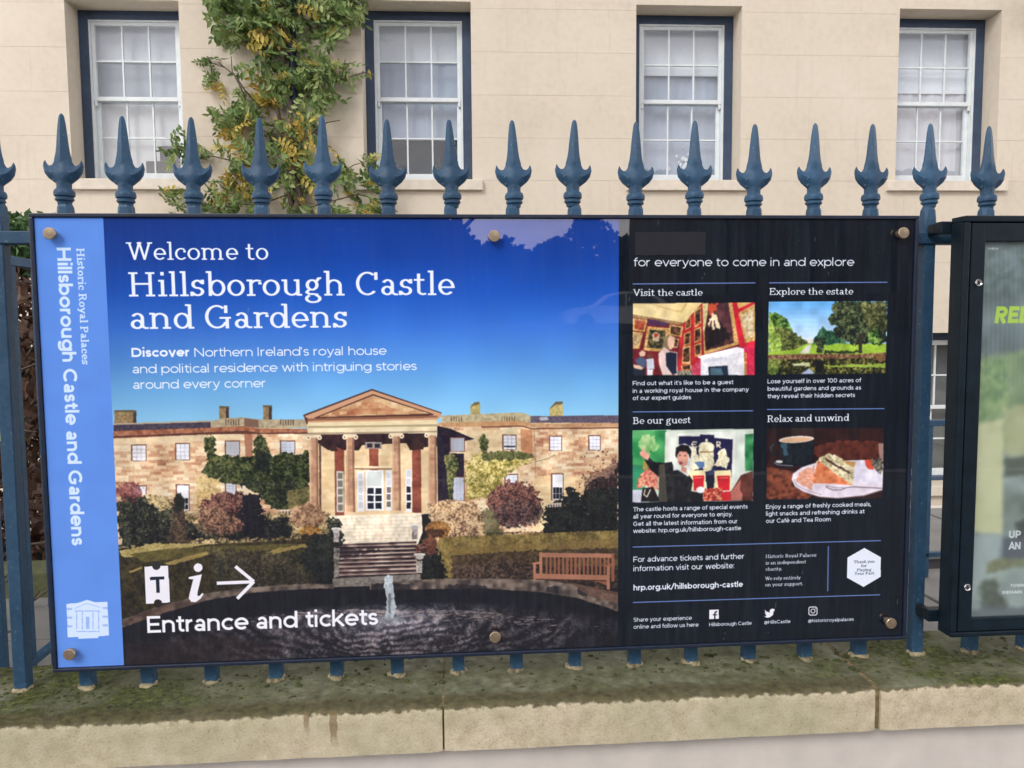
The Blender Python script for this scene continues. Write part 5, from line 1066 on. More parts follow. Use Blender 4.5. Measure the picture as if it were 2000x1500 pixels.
mb.build("mortar_joint", plain("joint_mortar", (0.19, 0.15, 0.075), .95, .5, 90, .8), wall_root)
# moss cushions on the coping, too many to count
mb = MB(); r = random.Random(21)
for k in range(1500):
    x = r.uniform(-.75, 2.2); y = r.choice((r.uniform(-.07, .17), r.gauss(.03, .03)))
    mid = 1 - min(1, abs(x - .98) / .8)
    if r.random() < mid * .75 or not -.078 < y < .17: continue
    q = .0018 + r.random() ** 3 * .0065; h = q * r.uniform(.25, .6); n = 6; a0 = r.random() * 6
    el = r.uniform(.7, 1.5)
    ring = [(x + q * el * math.cos(a0 + 6.283 * i / n), y + q * math.sin(a0 + 6.283 * i / n), CT - .0015) for i in range(n)]
    ring2 = [(x + q * el * .62 * math.cos(a0 + 6.283 * i / n), y + q * .62 * math.sin(a0 + 6.283 * i / n), CT + h * .75) for i in range(n)]
    o = len(mb.v); mb.v += ring + ring2 + [(x, y, CT + h)]
    for i in range(n):
        j = (i + 1) % n; mb.f += [(o + i, o + j, o + n + j, o + n + i), (o + n + i, o + n + j, o + 2 * n)]; mb.mi += [0, 0]
ms = mb.build("moss_patch", M_MOSS, wall_root, smooth=True); ms['kind'] = "stuff"
mb = MB(); r = random.Random(5)
for k in range(9):
    x = r.uniform(.1, 1.9); y = r.uniform(-.08, .1); a = r.uniform(-.6, .6); l = r.uniform(.006, .015)
    mb.tube([(x, y, CT + .002), (x + l * math.cos(a) * .5, y + l * math.sin(a) * .5, CT + .004), (x + l * math.cos(a), y + l * math.sin(a), CT + .002)], .0012, 5)
tw = mb.build("fallen_twig", M_BARK, wall_root); tw['kind'] = "stuff"

# ------------------------------------------------------------------ railing
def finial_mesh():
    """cast spearhead with two up-curled barbs, neck and moulded collar; origin at the tip"""
    mb = MB()
    # blade: a diamond in section, from the tip down to the root of the barbs
    rings = []
    for z, wx, wy, e in ((-.0003, .0012, .0012, .0003), (-.003, .0038, .0036, .0008), (-.008, .0054, .0052, .0012), (-.022, .0073, .0068, .0018), (-.045, .0096, .0084, .0022), (-.064, .0112, .0096, .0024), (-.0765, .0128, .0106, .0028), (-.085, .0146, .0116, .0030)):
        rings.append([(0, -wy, z), (wx * .5, -(wy + e) * .5, z), (wx, -e, z), (wx, e, z), (wx * .5, (wy + e) * .5, z), (0, wy, z), (-wx * .5, (wy + e) * .5, z), (-wx, e, z), (-wx, -e, z), (-wx * .5, -(wy + e) * .5, z)])
    mb.loft(rings, False); mb.f.append(tuple(range(10))[::-1]); mb.mi.append(0)
    # barbs: hollow scoop above a raised arc, rounded keel below it
    A = [(0, -.1105, .0142), (.0055, -.1142, .0142), (.0115, -.1172, .0138), (.0180, -.1182, .0128), (.0248, -.1160, .0112), (.0306, -.1112, .0090), (.0348, -.1042, .0062), (.0368, -.0970, .0032), (.0352, -.0915, .0007)]
    E = [(0, -.085, .0116), (.0075, -.085, .0073), (.0112, -.0852, .0052), (.0150, -.085, .0030), (.0166, -.0945, .0028), (.0204, -.1012, .0028), (.0262, -.1030, .0026), (.0314, -.0992, .0018), (.0352, -.0915, .0007)]
    K = [(0, -.1405, .0130), (.0048, -.1405, .0120), (.0094, -.1400, .0094), (.0136, -.1385, .0034), (.0196, -.1338, .0034), (.0282, -.1270, .0034), (.0354, -.1172, .0032), (.0386, -.1048, .0022), (.0352, -.0915, .0007)]
    def strip(P, Q, bulge, flip):
        R1 = [((p[0] * .66 + q[0] * .34), (p[1] * .66 + q[1] * .34), (p[2] * .66 + q[2] * .34) * (1 + bulge)) for p, q in zip(P, Q)]
        R2 = [((p[0] * .33 + q[0] * .67), (p[1] * .33 + q[1] * .67), (p[2] * .33 + q[2] * .67) * (1 + bulge)) for p, q in zip(P, Q)]
        for sx in (-1, 1):
            for sy in (-1, 1):
                o = len(mb.v); rows = [P, R1, R2, Q]; n = len(P)
                for row in rows: mb.v += [(sx * x, sy * y, z) for x, z, y in row]
                for j in range(3):
                    for i in range(n - 1): mb.f.append((o + j * n + i, o + j * n + i + 1, o + (j + 1) * n + i + 1, o + (j + 1) * n + i)); mb.mi.append(0)
    strip(A, E, -.30, 0); strip(A, K, .06, 0)
    for Q in (E[3:], K[3:]):
        for sx in (-1, 1):
            o = len(mb.v); n = len(Q); mb.v += [(sx * x, -y, z) for x, z, y in Q] + [(sx * x, y, z) for x, z, y in Q]
            for i in range(n - 1): mb.f.append((o + i, o + i + 1, o + n + i + 1, o + n + i)); mb.mi.append(0)
    ring = lambda z, rr, n=16: [(rr * math.cos(2 * math.pi * k / n), rr * math.sin(2 * math.pi * k / n), z) for k in range(n)]
    mb.loft([ring(z, q) for z, q in ((-.122, .0100), (-.128, .0135), (-.134, .0142), (-.138, .0142), (-.142, .0140), (-.146, .0140), (-.1485, .0142), (-.150, .0172), (-.1535, .0192), (-.158, .0200), (-.1625, .0192), (-.1645, .0162), (-.1665, .0160), (-.1675, .0176), (-.171, .0174), (-.1735, .0140), (-.180, .0125))])
    me = mb.mesh("finial", M_IRON); bm = bmesh.new(); bm.from_mesh(me); bmesh.ops.remove_doubles(bm, verts=bm.verts, dist=.0003); bmesh.ops.recalc_face_normals(bm, faces=bm.faces)
    bm.to_mesh(me); bm.free(); me.polygons.foreach_set('use_smooth', [True] * len(me.polygons)); me.set_sharp_from_angle(angle=math.radians(38)); return me
def bar_mesh(a, h, name="picket"):
    mb = MB(); b = a * .5; cc = .0022; rings = []
    def oct_(z, s, c): return [(x, y, z) for x, y in ((-s + c, -s), (s - c, -s), (s, -s + c), (s, s - c), (s - c, s), (-s + c, s), (-s, s - c), (-s, -s + c))]
    rings += [oct_(0, b, cc), oct_(h - .045, b, cc), oct_(h - .030, b * 1.06, .004), oct_(h - .010, b * 1.03, .0065), oct_(h, b * .80, .008)]
    mb.loft(rings); return mb.mesh(name, M_IRON)
TIP = Z0 + 1.119; BARH = 1.119 - .176 + .056 + .004
fm = finial_mesh(); bar = bar_mesh(.0262, BARH); bars = [bar] + [bar_mesh(.0262 + d, BARH) for d in (.0006, -.0005, .0009)]
def seal_mesh(seed):
    r = random.Random(seed); mb = MB(); n = 14; rad = [r.uniform(.013, .024) for _ in range(n)]
    rad = [(rad[i] + rad[i - 1]) / 2 for i in range(n)]
    mk = lambda z, k: [(rad[i] * k * math.cos(6.283 * i / n) * 1.15, rad[i] * k * math.sin(6.283 * i / n), z + r.uniform(0, .001)) for i in range(n)]
    mb.loft([mk(-.002, 1), mk(.003, .93), mk(.0055, .72), mk(.006, .3)]); return mb.mesh("mortar_seal", M_SEAL, smooth=True)
seals = [seal_mesh(k) for k in range(5)]
rail = empty("railing", (0, .055, CT), "blue painted iron railing with spear finials standing on the mossy coping", "railing")
mb = MB(); mb.box(-3.2, 5.0, -.017, .017, Z0 + .8635 - CT, Z0 + .8885 - CT, .002); mb.build("top_rail", M_IRON, rail)
PX = [0.0405 + .1297 * k for k in range(-12, 28)]
r = random.Random(2)
tipx = {0: .041, 1: .166, 2: .296, 3: .430, 4: .558, 5: .687, 6: .819, 7: .945, 8: 1.074, 9: 1.207, 10: 1.335, 11: 1.466, 12: 1.596, 13: 1.722, 14: 1.855, 15: 1.986}
for i, x in enumerate(PX):
    k = i - 12; x = tipx.get(k, x + r.uniform(-.003, .003))
    p = link(bars[i % 4], "picket", rail, (x, 0, 0)); p.rotation_euler = (r.gauss(0, .0015), r.gauss(0, .002), 0)
    f = link(fm, "finial", p, (0, 0, TIP - CT + r.gauss(0, .002)), (0, r.gauss(0, .012), r.gauss(0, .05)))
    sl = link(seals[i % 5], "mortar_seal", p, (0, -.004, 0), (0, 0, r.random() * 6))
# return railing running back from the fence at the left, and the low area railing near the house
def small_rail(name, p0, p1, n, h, label, z, a=.022, lower=None):
    root = empty(name, (p0[0], p0[1], z), label, "railing"); d = Vector((p1[0] - p0[0], p1[1] - p0[1], 0)); L_ = d.length; u = d.normalized(); ang = math.atan2(u.y, u.x)
    mb = MB(); mb.box(0, L_, -.016, .016, h - .026, h, .002)
    o = mb.build("top_rail", M_IRON, root); o.rotation_euler = (0, 0, ang)
    if lower:
        mb = MB(); mb.box(0, L_, -.012, .012, lower, lower + .02, .002); o = mb.build('bottom_rail', M_IRON, root); o.rotation_euler = (0, 0, ang)
    me = MB(); me.box(-a / 2, a / 2, -a / 2, a / 2, 0, h - .01, .002); me = me.mesh("picket", M_IRON)
    for i in range(n): link(me, "picket", root, tuple(u * (L_ * (i + .5) / n)), (0, 0, ang))
    return root
small_rail("return_railing", (-.432, .10), (-.432, 1.74), 12, 1.34, "blue railing running back from the fence beside the beech hedge", Z0 - .44, lower=.15)
small_rail("area_railing", (.9, 1.55), (6.2, 1.75), 20, .70, "low blue railing seen between the welcome board and the notice case", Z0 - .43, .024, lower=.09)

# ------------------------------------------------------------------ welcome board
board = empty("information_board", (0, 0, Z0), "wide welcome board with castle photograph, blue band and dark text panel", "sign")
mb = MB()
fr = .0075
mb.box(0, BW, -.002, .034, BH - fr, BH, .0015); mb.box(0, BW, -.002, .034, 0, fr, .0015)
mb.box(0, fr, -.0018, .0338, fr, BH - fr, .0015); mb.box(BW - fr, BW, -.0018, .0338, fr, BH - fr, .0015)
mb.box(.004, BW - .004, .010, .030, .004, BH - .004)
mb.build("frame", M_FRAME, board)
mb = MB(); mb.box(fr + .001, BW - fr - .001, .003, .0095, fr + .001, BH - fr - .001)
pp = mb.mesh("print_panel", print_mat("board_print", paint_board())); build_uv(pp, lambda co: (co.x / BW, co.z / BH)); link(pp, "print_panel", board)
def stud_mesh():
    mb = MB(); prof = [(.0, .0085), (.0085, .0085), (.0088, .0112), (.0100, .0118), (.0155, .0118), (.0166, .0108), (.0169, .0060), (.0169, .0004)]
    mb.loft([[(q * math.cos(6.283 * k / 20), -y, q * math.sin(6.283 * k / 20)) for k in range(20)] for y, q in prof]); return mb.mesh("fixing_stud", M_STEEL, smooth=35)
sm_ = stud_mesh()
for x, z in ((.0426, .8777), (.9019, .8736), (1.7598, .8807), (.0391, .0407), (.8962, .0439), (1.7582, .0418)): link(sm_, "fixing_stud", board, (x, .003, z))
# strip of dark tape over one word
mb = MB(); nx = 14
for i in range(nx + 1):
    u = i / nx; jz = random.uniform(-.0008, .0008)
    for j, z in enumerate((.8362, .8835)): mb.v.append((1.1925 + u * .1485, .0020 - .0004 * math.sin(u * 9), z + jz + u * (.0012 if j == 0 else .0008)))
for i in range(nx): mb.f.append((2 * i, 2 * i + 2, 2 * i + 3, 2 * i + 1)); mb.mi.append(0)
t = NT("cloth_tape"); wv = t.n("ShaderNodeTexWave", Scale=160.0, Distortion=.4); t.l(t.co.outputs['Object'], wv.inputs[0])
wv2 = t.n("ShaderNodeTexWave", Scale=160.0, bands_direction='Z'); t.l(t.co.outputs['Object'], wv2.inputs[0])
t.bump(t.math('ADD', wv.outputs[1], wv2.outputs[1]), .5, .0006)
tape = t.set(Base_Color=t.ramp(t.math('ADD', t.math('MULTIPLY', wv.outputs[1], .5), t.math('MULTIPLY', wv2.outputs[1], .5)), [(0.2, (0.012, 0.014, 0.020)), (.8, (0.026, 0.028, 0.036))]), Roughness=.6, Specular_IOR_Level=.2)
tp = mb.build("tape_patch", tape, board)
tp['label'] = "strip of dark grey cloth tape covering a word"

# ------------------------------------------------------------------ notice case at the right
case = empty("notice_case", (0, 0, Z0), "black glazed notice case with a waterfall poster, at the railing beside the welcome board", "notice board")
CX0, CX1, CZ0, CZ1, CF, CB = 1.862, 2.640, .025, .9105, -.060, -.014
mb = MB(); mb.box(CX0, CX1, CF + .010, CB, CZ0, CZ0 + .012, .0015); mb.box(CX0, CX1, CF + .010, CB, CZ1 - .012, CZ1, .0015)
mb.box(CX0, CX0 + .012, CF + .0102, CB - .0002, CZ0 + .012, CZ1 - .012, .0015); mb.box(CX1 - .012, CX1, CF + .0102, CB - .0002, CZ0 + .012, CZ1 - .012, .0015)
mb.box(CX0 + .01, CX1 - .01, CB - .006, CB - .001, CZ0 + .01, CZ1 - .01)
# rounded outer lip round the door
for q in ((CX0, CX1, CZ1 - .0135, CZ1), (CX0, CX1, CZ0, CZ0 + .0115), (CX0, CX0 + .0125, CZ0 + .0115, CZ1 - .0135), (CX1 - .0125, CX1, CZ0 + .0115, CZ1 - .0135)): mb.box(q[0], q[1], CF, CF + .011, q[2], q[3], .003)
mb.build("case_body", M_CASE, case)
mb = MB(); dx0, dx1, dz0, dz1 = CX0 + .0145, CX1 - .0145, CZ0 + .0135, CZ1 - .0155
mb.box(dx0, PX0 + .006, CF - .0005, CF + .012, dz0, dz1, .0015); mb.box(PX1 - .006, dx1, CF - .0005, CF + .012, dz0, dz1, .0015)
mb.box(PX0 + .006, PX1 - .006, CF - .0003, CF + .0118, PZ1 - .006, dz1, .0015); mb.box(PX0 + .006, PX1 - .006, CF - .0003, CF + .0118, dz0, PZ0 + .006, .0015)
door = mb.build("door", M_CASE, case)
mb = MB(); prof = [(0, .0074), (.003, .0074), (.004, .0066), (.0028, .0050), (.0028, .0004)]
mb.loft([[(q * math.cos(6.283 * k / 18), -y, q * math.sin(6.283 * k / 18)) for k in range(18)] for y, q in prof]); mb.cur = 1; mb.box(-.0016, .0016, -.0034, -.0026, -.0034, .0034)
lk = mb.mesh("lock", [M_CHROME, M_DARK], smooth=35)
for z in (.774, .135): link(lk, "lock", door, (1.8925, CF - .0005, z))
mb = MB(); mb.box(PX0 + .004, PX1 - .004, CF + .006, CF + .008, PZ0 + .004, PZ1 - .004); mb.build("glass_pane", M_CASEGLASS, door)
mb = MB(); mb.box(PX0, PX1, CF + .0135, CF + .0145, PZ0, PZ1)
pm = mb.mesh("poster", print_mat("poster_paper", paint_poster(), .5, .03, .2, 1.25)); build_uv(pm, lambda co: ((co.x - PX0) / (PX1 - PX0), (co.z - PZ0) / (PZ1 - PZ0))); link(pm, "poster", case)
for z in (.892, .055):
    mb = MB(); mb.box(1.842, 1.99, -.012, .012, z - .013, z + .013, .002); mb.box(1.842, 1.858, .0125, .036, z - .011, z + .011, .002); mb.build("mounting_bracket", M_CASE, case)
# ------------------------------------------------------------------ the house
TH_ = math.atan(-.02); HS = math.cos(TH_)
house = empty("georgian_house", (0, 7.016, Z0), "long cream rendered house with tall white sash windows in dark blue surrounds", "house", rz=TH_)
def to_local(px, py, dy=0.0):
    """a survey reading brought onto the facade plane (house coordinates)"""
    d = ray(px, py); a = 7.016 + dy; t = (a - .02 * CAM_P[0] - CAM_P[1]) / (d[1] + .02 * d[0]); P = CAM_P + t * d
    return P[0] / HS, P[2] - Z0
HX0, HX1, HZ0, HZ1, RD = -9.2, 13.0, -2.07, 6.2, .28
OPW = 1.175
wins = [(-9.1 + .45 + .2, 'u')]; ups = [(-6.22, 2.30, 4.18), (-3.225, 2.30, 4.155), (-.14, 2.30, 4.19), (2.84, 2.30, 4.185), (5.80, 2.30, 4.185), (8.80, 2.30, 4.19)]
lows = [(x, -1.19, .585) for x, _, _ in ups]
openings = [(x, x + OPW, z0, z1) for x, z0, z1 in ups + lows]
# structural wall as big pieces round the openings
def cut(x0, x1, z0, z1):
    """horizontal runs of [x0,x1] at the band [z0,z1] that miss the openings"""
    segs = [(x0, x1)]
    for a, b, c, d in openings:
        if d <= z0 + 1e-6 or c >= z1 - 1e-6: continue
        ns = []
        for s0, s1 in segs:
            if b <= s0 or a >= s1: ns.append((s0, s1)); continue
            if a > s0: ns.append((s0, a))
            if b < s1: ns.append((b, s1))
        segs = ns
    return segs
zc = sorted({HZ0, HZ1} | {o[2] for o in openings} | {o[3] for o in openings})
mb = MB()
for za, zb in zip(zc[:-1], zc[1:]):
    for a, b in cut(HX0, HX1, za, zb): mb.box(a, b, .011, RD, za, zb)
mb.box(HX0, HX1, 3.4, 3.5, HZ0, HZ1); mb.box(HX0, HX0 + .1, RD, 3.4, HZ0, HZ1); mb.box(HX1 - .1, HX1, RD, 3.4, HZ0, HZ1)
mb.build("wall", M_RENDER, house)
mb = MB(); mb.box(HX0, HX1, RD, 3.4, 1.45, 1.62); mb.box(HX0, HX1, RD, 3.4, 4.75, 4.9); mb.box(HX0, HX1, RD + .5, 3.4, HZ0 + .1, HZ0 + .2); mb.build("floor_slab", plain("plaster", (.5, .48, .45), .9), house)
# lined-out render: every ashlar-sized block its own raised field
cz = [HZ0 + .0]; k0 = 2.297
lines = [k0 + .4565 * k for k in range(-9, 9)]
zs = [HZ0] + [z for z in lines if HZ0 + .1 < z < HZ1 - .1] + [HZ1]
r = random.Random(3); nb = 0
for ci, (za, zb) in enumerate(zip(zs[:-1], zs[1:])):
    cuts = sorted({za, zb} | {o[k] for o in openings for k in (2, 3) if za + .02 < o[k] < zb - .02})
    xj = [HX0 + (ci % 2) * .55 + 1.12 * k for k in range(0, 22)]
    for ya, yb in zip(cuts[:-1], cuts[1:]):
        for a, b in cut(HX0, HX1, ya, yb):
            js = [a] + [x for x in xj if a + .18 < x < b - .18] + [b]
            for u, v in zip(js[:-1], js[1:]):
                if v < -4.6 or u > 9.6 or (zb < .2 and not 5 < u < 9): # outside every view: coarse fields
                    if nb > 292: continue
                mb = MB(); g0 = .0010; gz0 = g0 if ya == za else 0; gz1 = g0 if yb == zb else 0
                gx0 = .0005 if u != a else 0; gx1 = .0005 if v != b else 0
                mb.box(u + gx0, v - gx1, 0.0 + r.uniform(0, .0006), .0112, ya + gz0, yb - gz1)
                mb.build("render_block", M_RENDER, house); nb += 1
mb = MB(); mb.box(HX0 - .1, HX1 + .1, -.16, .5, HZ1, HZ1 + .14, .02); mb.box(HX0 - .15, HX1 + .15, -.24, .5, HZ1 + .14, HZ1 + .24, .02); mb.build("cornice", M_SILL, house)
mb = MB(); mb.v += [(HX0 - .2, -.25, HZ1 + .24), (HX1 + .2, -.25, HZ1 + .24), (HX1 + .2, 3.7, HZ1 + 2.2), (HX0 - .2, 3.7, HZ1 + 2.2), (HX0 - .2, 7, HZ1 + .24), (HX1 + .2, 7, HZ1 + .24)]; mb.f += [(0, 1, 2, 3), (3, 2, 5, 4)]; mb.mi += [0, 0]
mb.build("roof", plain("slate", (.06, .06, .07), .7, .3, 9, .4), house)
M_BLIND = plain("roller_blind", (0.79, 0.82, 0.86), .9, .03, 3)
M_NET = plain("net_curtain", (0.44, 0.50, 0.60), .95, .10, 2.5)
M_NETP = plain("pale_net_curtain", (0.62, 0.62, 0.66), .95, .07, 3)
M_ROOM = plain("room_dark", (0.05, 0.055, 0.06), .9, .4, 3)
def window(x, zb, zt, style, full=True):
    W_, H_ = OPW, zt - zb; fy = RD - .002; jw = .098; hd = .092; bt = .045
    fr = MB(); fr.box(0.001, jw, fy, fy + .14, .001, H_ - .001, .004); fr.box(W_ - jw, W_ - .001, fy, fy + .14, .001, H_ - .001, .004)
    fr.box(jw, W_ - jw, fy + .001, fy + .139, H_ - hd, H_ - .001, .004); fr.box(jw, W_ - jw, fy - .004, fy + .139, .001, bt, .004)
    o = fr.build("window", M_WFRAME, house, loc=(x, 0, zb))
    x0, x1 = jw, W_ - jw; z0, z1 = bt, H_ - hd; zm = z0 + (z1 - z0) * .512
    # pulley lining
    mb = MB(); mb.box(x0, x0 + .022, fy + .012, fy + .13, z0, z1, .002); mb.box(x1 - .022, x1, fy + .012, fy + .13, z0, z1, .002); mb.box(x0 + .022, x1 - .022, fy + .012, fy + .13, z1 - .02, z1, .002); mb.build("sash_lining", M_SASH, o)
    def sash(name, a, b, y, top, bot, st, horns):
        mb = MB(); u0, u1 = x0 + .023, x1 - .023
        mb.box(u0, u0 + st, y, y + .04, a, b, .003); mb.box(u1 - st, u1, y, y + .04, a, b, .003)
        mb.box(u0 + st, u1 - st, y + .001, y + .039, b - top, b, .003); mb.box(u0 + st, u1 - st, y + .001, y + .039, a, a + bot, .003)
        gw = (u1 - u0 - 2 * st)
        for k in (1, 2): xm = u0 + st + gw * k / 3; mb.box(xm - .009, xm + .009, y + .006, y + .034, a + bot, b - top, .003)
        zmid = (a + bot + b - top) / 2; mb.box(u0 + st, u1 - st, y + .0055, y + .0345, zmid - .009, zmid + .009, .003)
        if horns:
            for q in (u0, u1 - st): mb.box(q + .003, q + st - .003, y, y + .038, a - .055, a, .008)
        mb.build(name, M_SASH, o)
        for i in range(3):
            for j in range(2):
                pa = u0 + st + gw * i / 3 + .009; pb = u0 + st + gw * (i + 1) / 3 - .009; ph = (b - top - a - bot) / 2
                c0 = a + bot + ph * j + .009 * (j > 0); c1 = a + bot + ph * (j + 1) - .009 * (j == 0)
                p = MB(); tl = random.uniform(-.0022, .0022); tv = random.uniform(-.0022, .0022)
                p.v += [(pa - .002, y + .02 + tl, c0 - .002), (pb + .002, y + .02 - tl, c0 - .002), (pb + .002, y + .02 - tl + tv, c1 + .002), (pa - .002, y + .02 + tl + tv, c1 + .002)]; p.f.append((0, 1, 2, 3)); p.mi.append(0)
                p.build("pane", M_PANE, o)
    sash("upper_sash", zm - .022, z1 - .021, fy + .025, .036, .045, .036, True)
    sash("lower_sash", z0 + .001, zm + .016, fy + .072, .040, .085, .046, False)
    def sheet(name, a, b, y, mat, wavy=0.0):
        mb = MB(); n = 40 if wavy else 1
        for i in range(n + 1):
            u = x0 - .02 + (x1 - x0 + .04) * i / n; dy = wavy * math.sin(i * 1.3) * .6 + wavy * math.sin(i * .47 + x)
            mb.v += [(u, y + dy, a), (u, y + dy, b)]
        for i in range(n): mb.f.append((2 * i, 2 * i + 2, 2 * i + 3, 2 * i + 1)); mb.mi.append(0)
        mb.build(name, mat, o, smooth=bool(wavy))
    H2 = z1
    hh = lambda f: z0 + (z1 - z0) * f       # height as a share of the glazed height
    if style == 'bright':
        sheet("blind", hh(.77), H2, fy + .155, M_BLIND); sheet("net_curtain", hh(.49), hh(.80), fy + .19, plain("grey_net", (0.52, 0.55, 0.60), .95, .12, 2.5)); sheet("blind", hh(0), hh(.50), fy + .18, plain("pale_screen", (.70, .70, .70), .9, .07, 2.5))
        mb = MB(); mb.box(x0 + .50, x1 - .02, fy + .150, fy + .165, z0 + .06, z0 + .235, .004); mb.box(x0 + .66, x1 - .12, fy + .144, fy + .149, z0 + .236, z0 + .40, .002); 
        mb.build("monitor", M_CLOTH, o)
    elif style == 'blue':
        sheet("blind", hh(.775), H2, fy + .155, M_BLIND); sheet("net_curtain", hh(.28), hh(.80), fy + .20, M_NET, .006)
    elif style == 'blue2':
        sheet("blind", hh(.70), H2, fy + .155, M_BLIND); sheet("net_curtain", 0, hh(.74), fy + .20, M_NET, .006)
        mb = MB()
        r2 = random.Random(9)
        for k in range(40):
            a_, b_ = r2.gauss(x0 + .62, .10), z0 + .16 + abs(r2.gauss(0, .11)); q = r2.uniform(.01, .03)
            mb.loft([[(a_ + q * s_ * math.cos(t_), fy + .165 + q * .4 * s_ * math.sin(t_) , b_ + dz) for t_ in (0, 1.57, 3.14, 4.71)] for dz, s_ in ((-q, .3), (0, 1), (q, .3))])
        mb.build("flower_vase", plain("white_flower", (.75, .78, .8), .8), o)
    elif style == 'net':
        sheet("blind", hh(.60), H2, fy + .155, M_BLIND); sheet("net_curtain", 0, hh(.64), fy + .18, M_NETP, .009)
    elif style == 'low':
        sheet("net_curtain", hh(0), H2, fy + .22, plain("low_room_blind", (0.20, 0.21, 0.20), .95, .25, 2))
    mb = MB(); mb.box(x0 - .09, x1 + .09, fy + .145, .9, -.1, H_ + .1)
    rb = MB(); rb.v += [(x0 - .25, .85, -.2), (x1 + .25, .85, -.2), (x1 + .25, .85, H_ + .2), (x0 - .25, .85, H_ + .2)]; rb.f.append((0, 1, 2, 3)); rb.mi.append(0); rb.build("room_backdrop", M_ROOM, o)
    # stone sill
    sl = MB(); sl.box(x - .105, x + W_ + .112, -.055, RD - .008, zb - .115, zb - .002, .006)
    sl.build("sill", M_SILL, house)
for (x, a, b), st in zip(ups, ('net', 'bright', 'blue', 'blue2', 'net', 'blue')): window(x, a, b, st)
for x, a, b in lows[3:6]: window(x, a, b, 'low')
for x, a, b in lows[:3]: # behind the board: plain frames
    window(x, a, b, 'low')
# downpipe behind the creeper
px_, _ = to_local(577, 200)
mb = MB(); n = 14
mb.loft([[(px_ + .042 * math.cos(6.283 * k / n), -.075 + .042 * math.sin(6.283 * k / n), z) for k in range(n)] for z in (HZ0, HZ1)])
for z in (.2, 1.9, 3.62, 5.2): mb.loft([[(px_ + q * math.cos(6.283 * k / n), -.075 + q * math.sin(6.283 * k / n), z + dz) for k in range(n)] for dz, q in ((0, .052), (.09, .052))])
mb.build("downpipe", paint_mat("pipe_paint", (0.015, 0.028, 0.055), (0.03, 0.045, 0.08), .4), house, smooth=40)
# wall lantern beyond the right-hand window
lx, lz = to_local(2002, 20)
lan = empty("wall_lantern", (0, 0, 0), "black framed lantern on the house wall, high at the far right", "lantern"); lan.location = Vector((lx * HS, 7.016 - .02 * lx * HS - .16, lz + Z0)); lan.rotation_euler = (0, 0, TH_)
mb = MB()
for a, b in ((-.085, -.065), (.065, .085)): mb.box(a, b, -.02, .02, -.17, .17, .009)
mb.box(-.085, .085, -.019, .019, .15, .17, .009); mb.box(-.085, .085, -.019, .019, -.17, -.15, .009); mb.box(-.012, .012, .02, .15, .0, .03)
mb.build("frame", M_CLOTH, lan); mb = MB(); mb.box(-.064, .064, -.006, .006, -.149, .149); mb.build("glass_panel", plain("opal_glass", (.6, .66, .62), .2, .1), lan)

# ------------------------------------------------------------------ creeper on the house wall
vine = empty("wisteria", (0, 7.016, Z0), "green and yellow wisteria climbing the wall and pipe between two windows", "climbing plant", rz=TH_)
def pinnate(seed, ln, pairs, mat):
    r = random.Random(seed); mb = MB(); L0 = ln; pts = []
    droop = r.uniform(.25, .6)
    for i in range(9):
        t_ = i / 8; pts.append(Vector((t_ * L0 * .93, r.uniform(-.004, .004) + .02 * math.sin(t_ * 3), -droop * L0 * t_ * t_)))
    mb.tube(pts, .0022, 4)
    def leaflet(p, ang, l, w):
        d = Vector((math.cos(ang), math.sin(ang), r.uniform(-.55, -.1))).normalized(); sd = Vector((-math.sin(ang), math.cos(ang), r.uniform(-.35, .35))).normalized(); nrm = d.cross(sd)
        a = p; m1 = p + d * l * .38; tip = p + d * l - nrm * l * .12 * -1 + Vector((0, 0, -l * .12)); fold = w * r.uniform(.12, .35)
        o = len(mb.v); mb.v += [tuple(a), tuple(m1 + sd * w * .5 + nrm * fold), tuple(p + d * l * .75 + sd * w * .33 + nrm * fold * .6), tuple(tip), tuple(p + d * l * .75 - sd * w * .33 + nrm * fold * .6), tuple(m1 - sd * w * .5 + nrm * fold), tuple(m1), tuple(p + d * l * .75)]
        for f in ((0, 1, 6), (1, 2, 7, 6), (2, 3, 7), (3, 4, 7), (4, 5, 6, 7), (5, 0, 6)): mb.f.append(tuple(o + q for q in f)); mb.mi.append(0)
    for k in range(pairs):
        t_ = (k + .9) / (pairs + .6); i = min(7, int(t_ * 8)); p = pts[i].lerp(pts[i + 1], t_ * 8 - i)
        l = L0 * .30 * (1 - .35 * abs(t_ - .45)) * r.uniform(.85, 1.1)
        for s in (-1, 1): leaflet(p, s * r.uniform(.8, 1.25), l, l * .50)
    leaflet(pts[-1], 0, L0 * .28, L0 * .11)
    return mb.mesh("leaf", mat)
gm = [pinnate(k, .27 + .025 * (k % 4), 4 + k % 3, M_LEAFG) for k in range(9)]
ym = [pinnate(40 + k, .25 + .02 * (k % 3), 5, M_LEAFY) for k in range(4)]
def in_poly(x, y, P):
    c = False; n = len(P)
    for i in range(n):
        (ax, ay), (bx, by) = P[i], P[(i + 1) % n]
        if (ay > y) != (by > y) and x < (bx - ax) * (y - ay) / (by - ay) + ax: c = not c
    return c
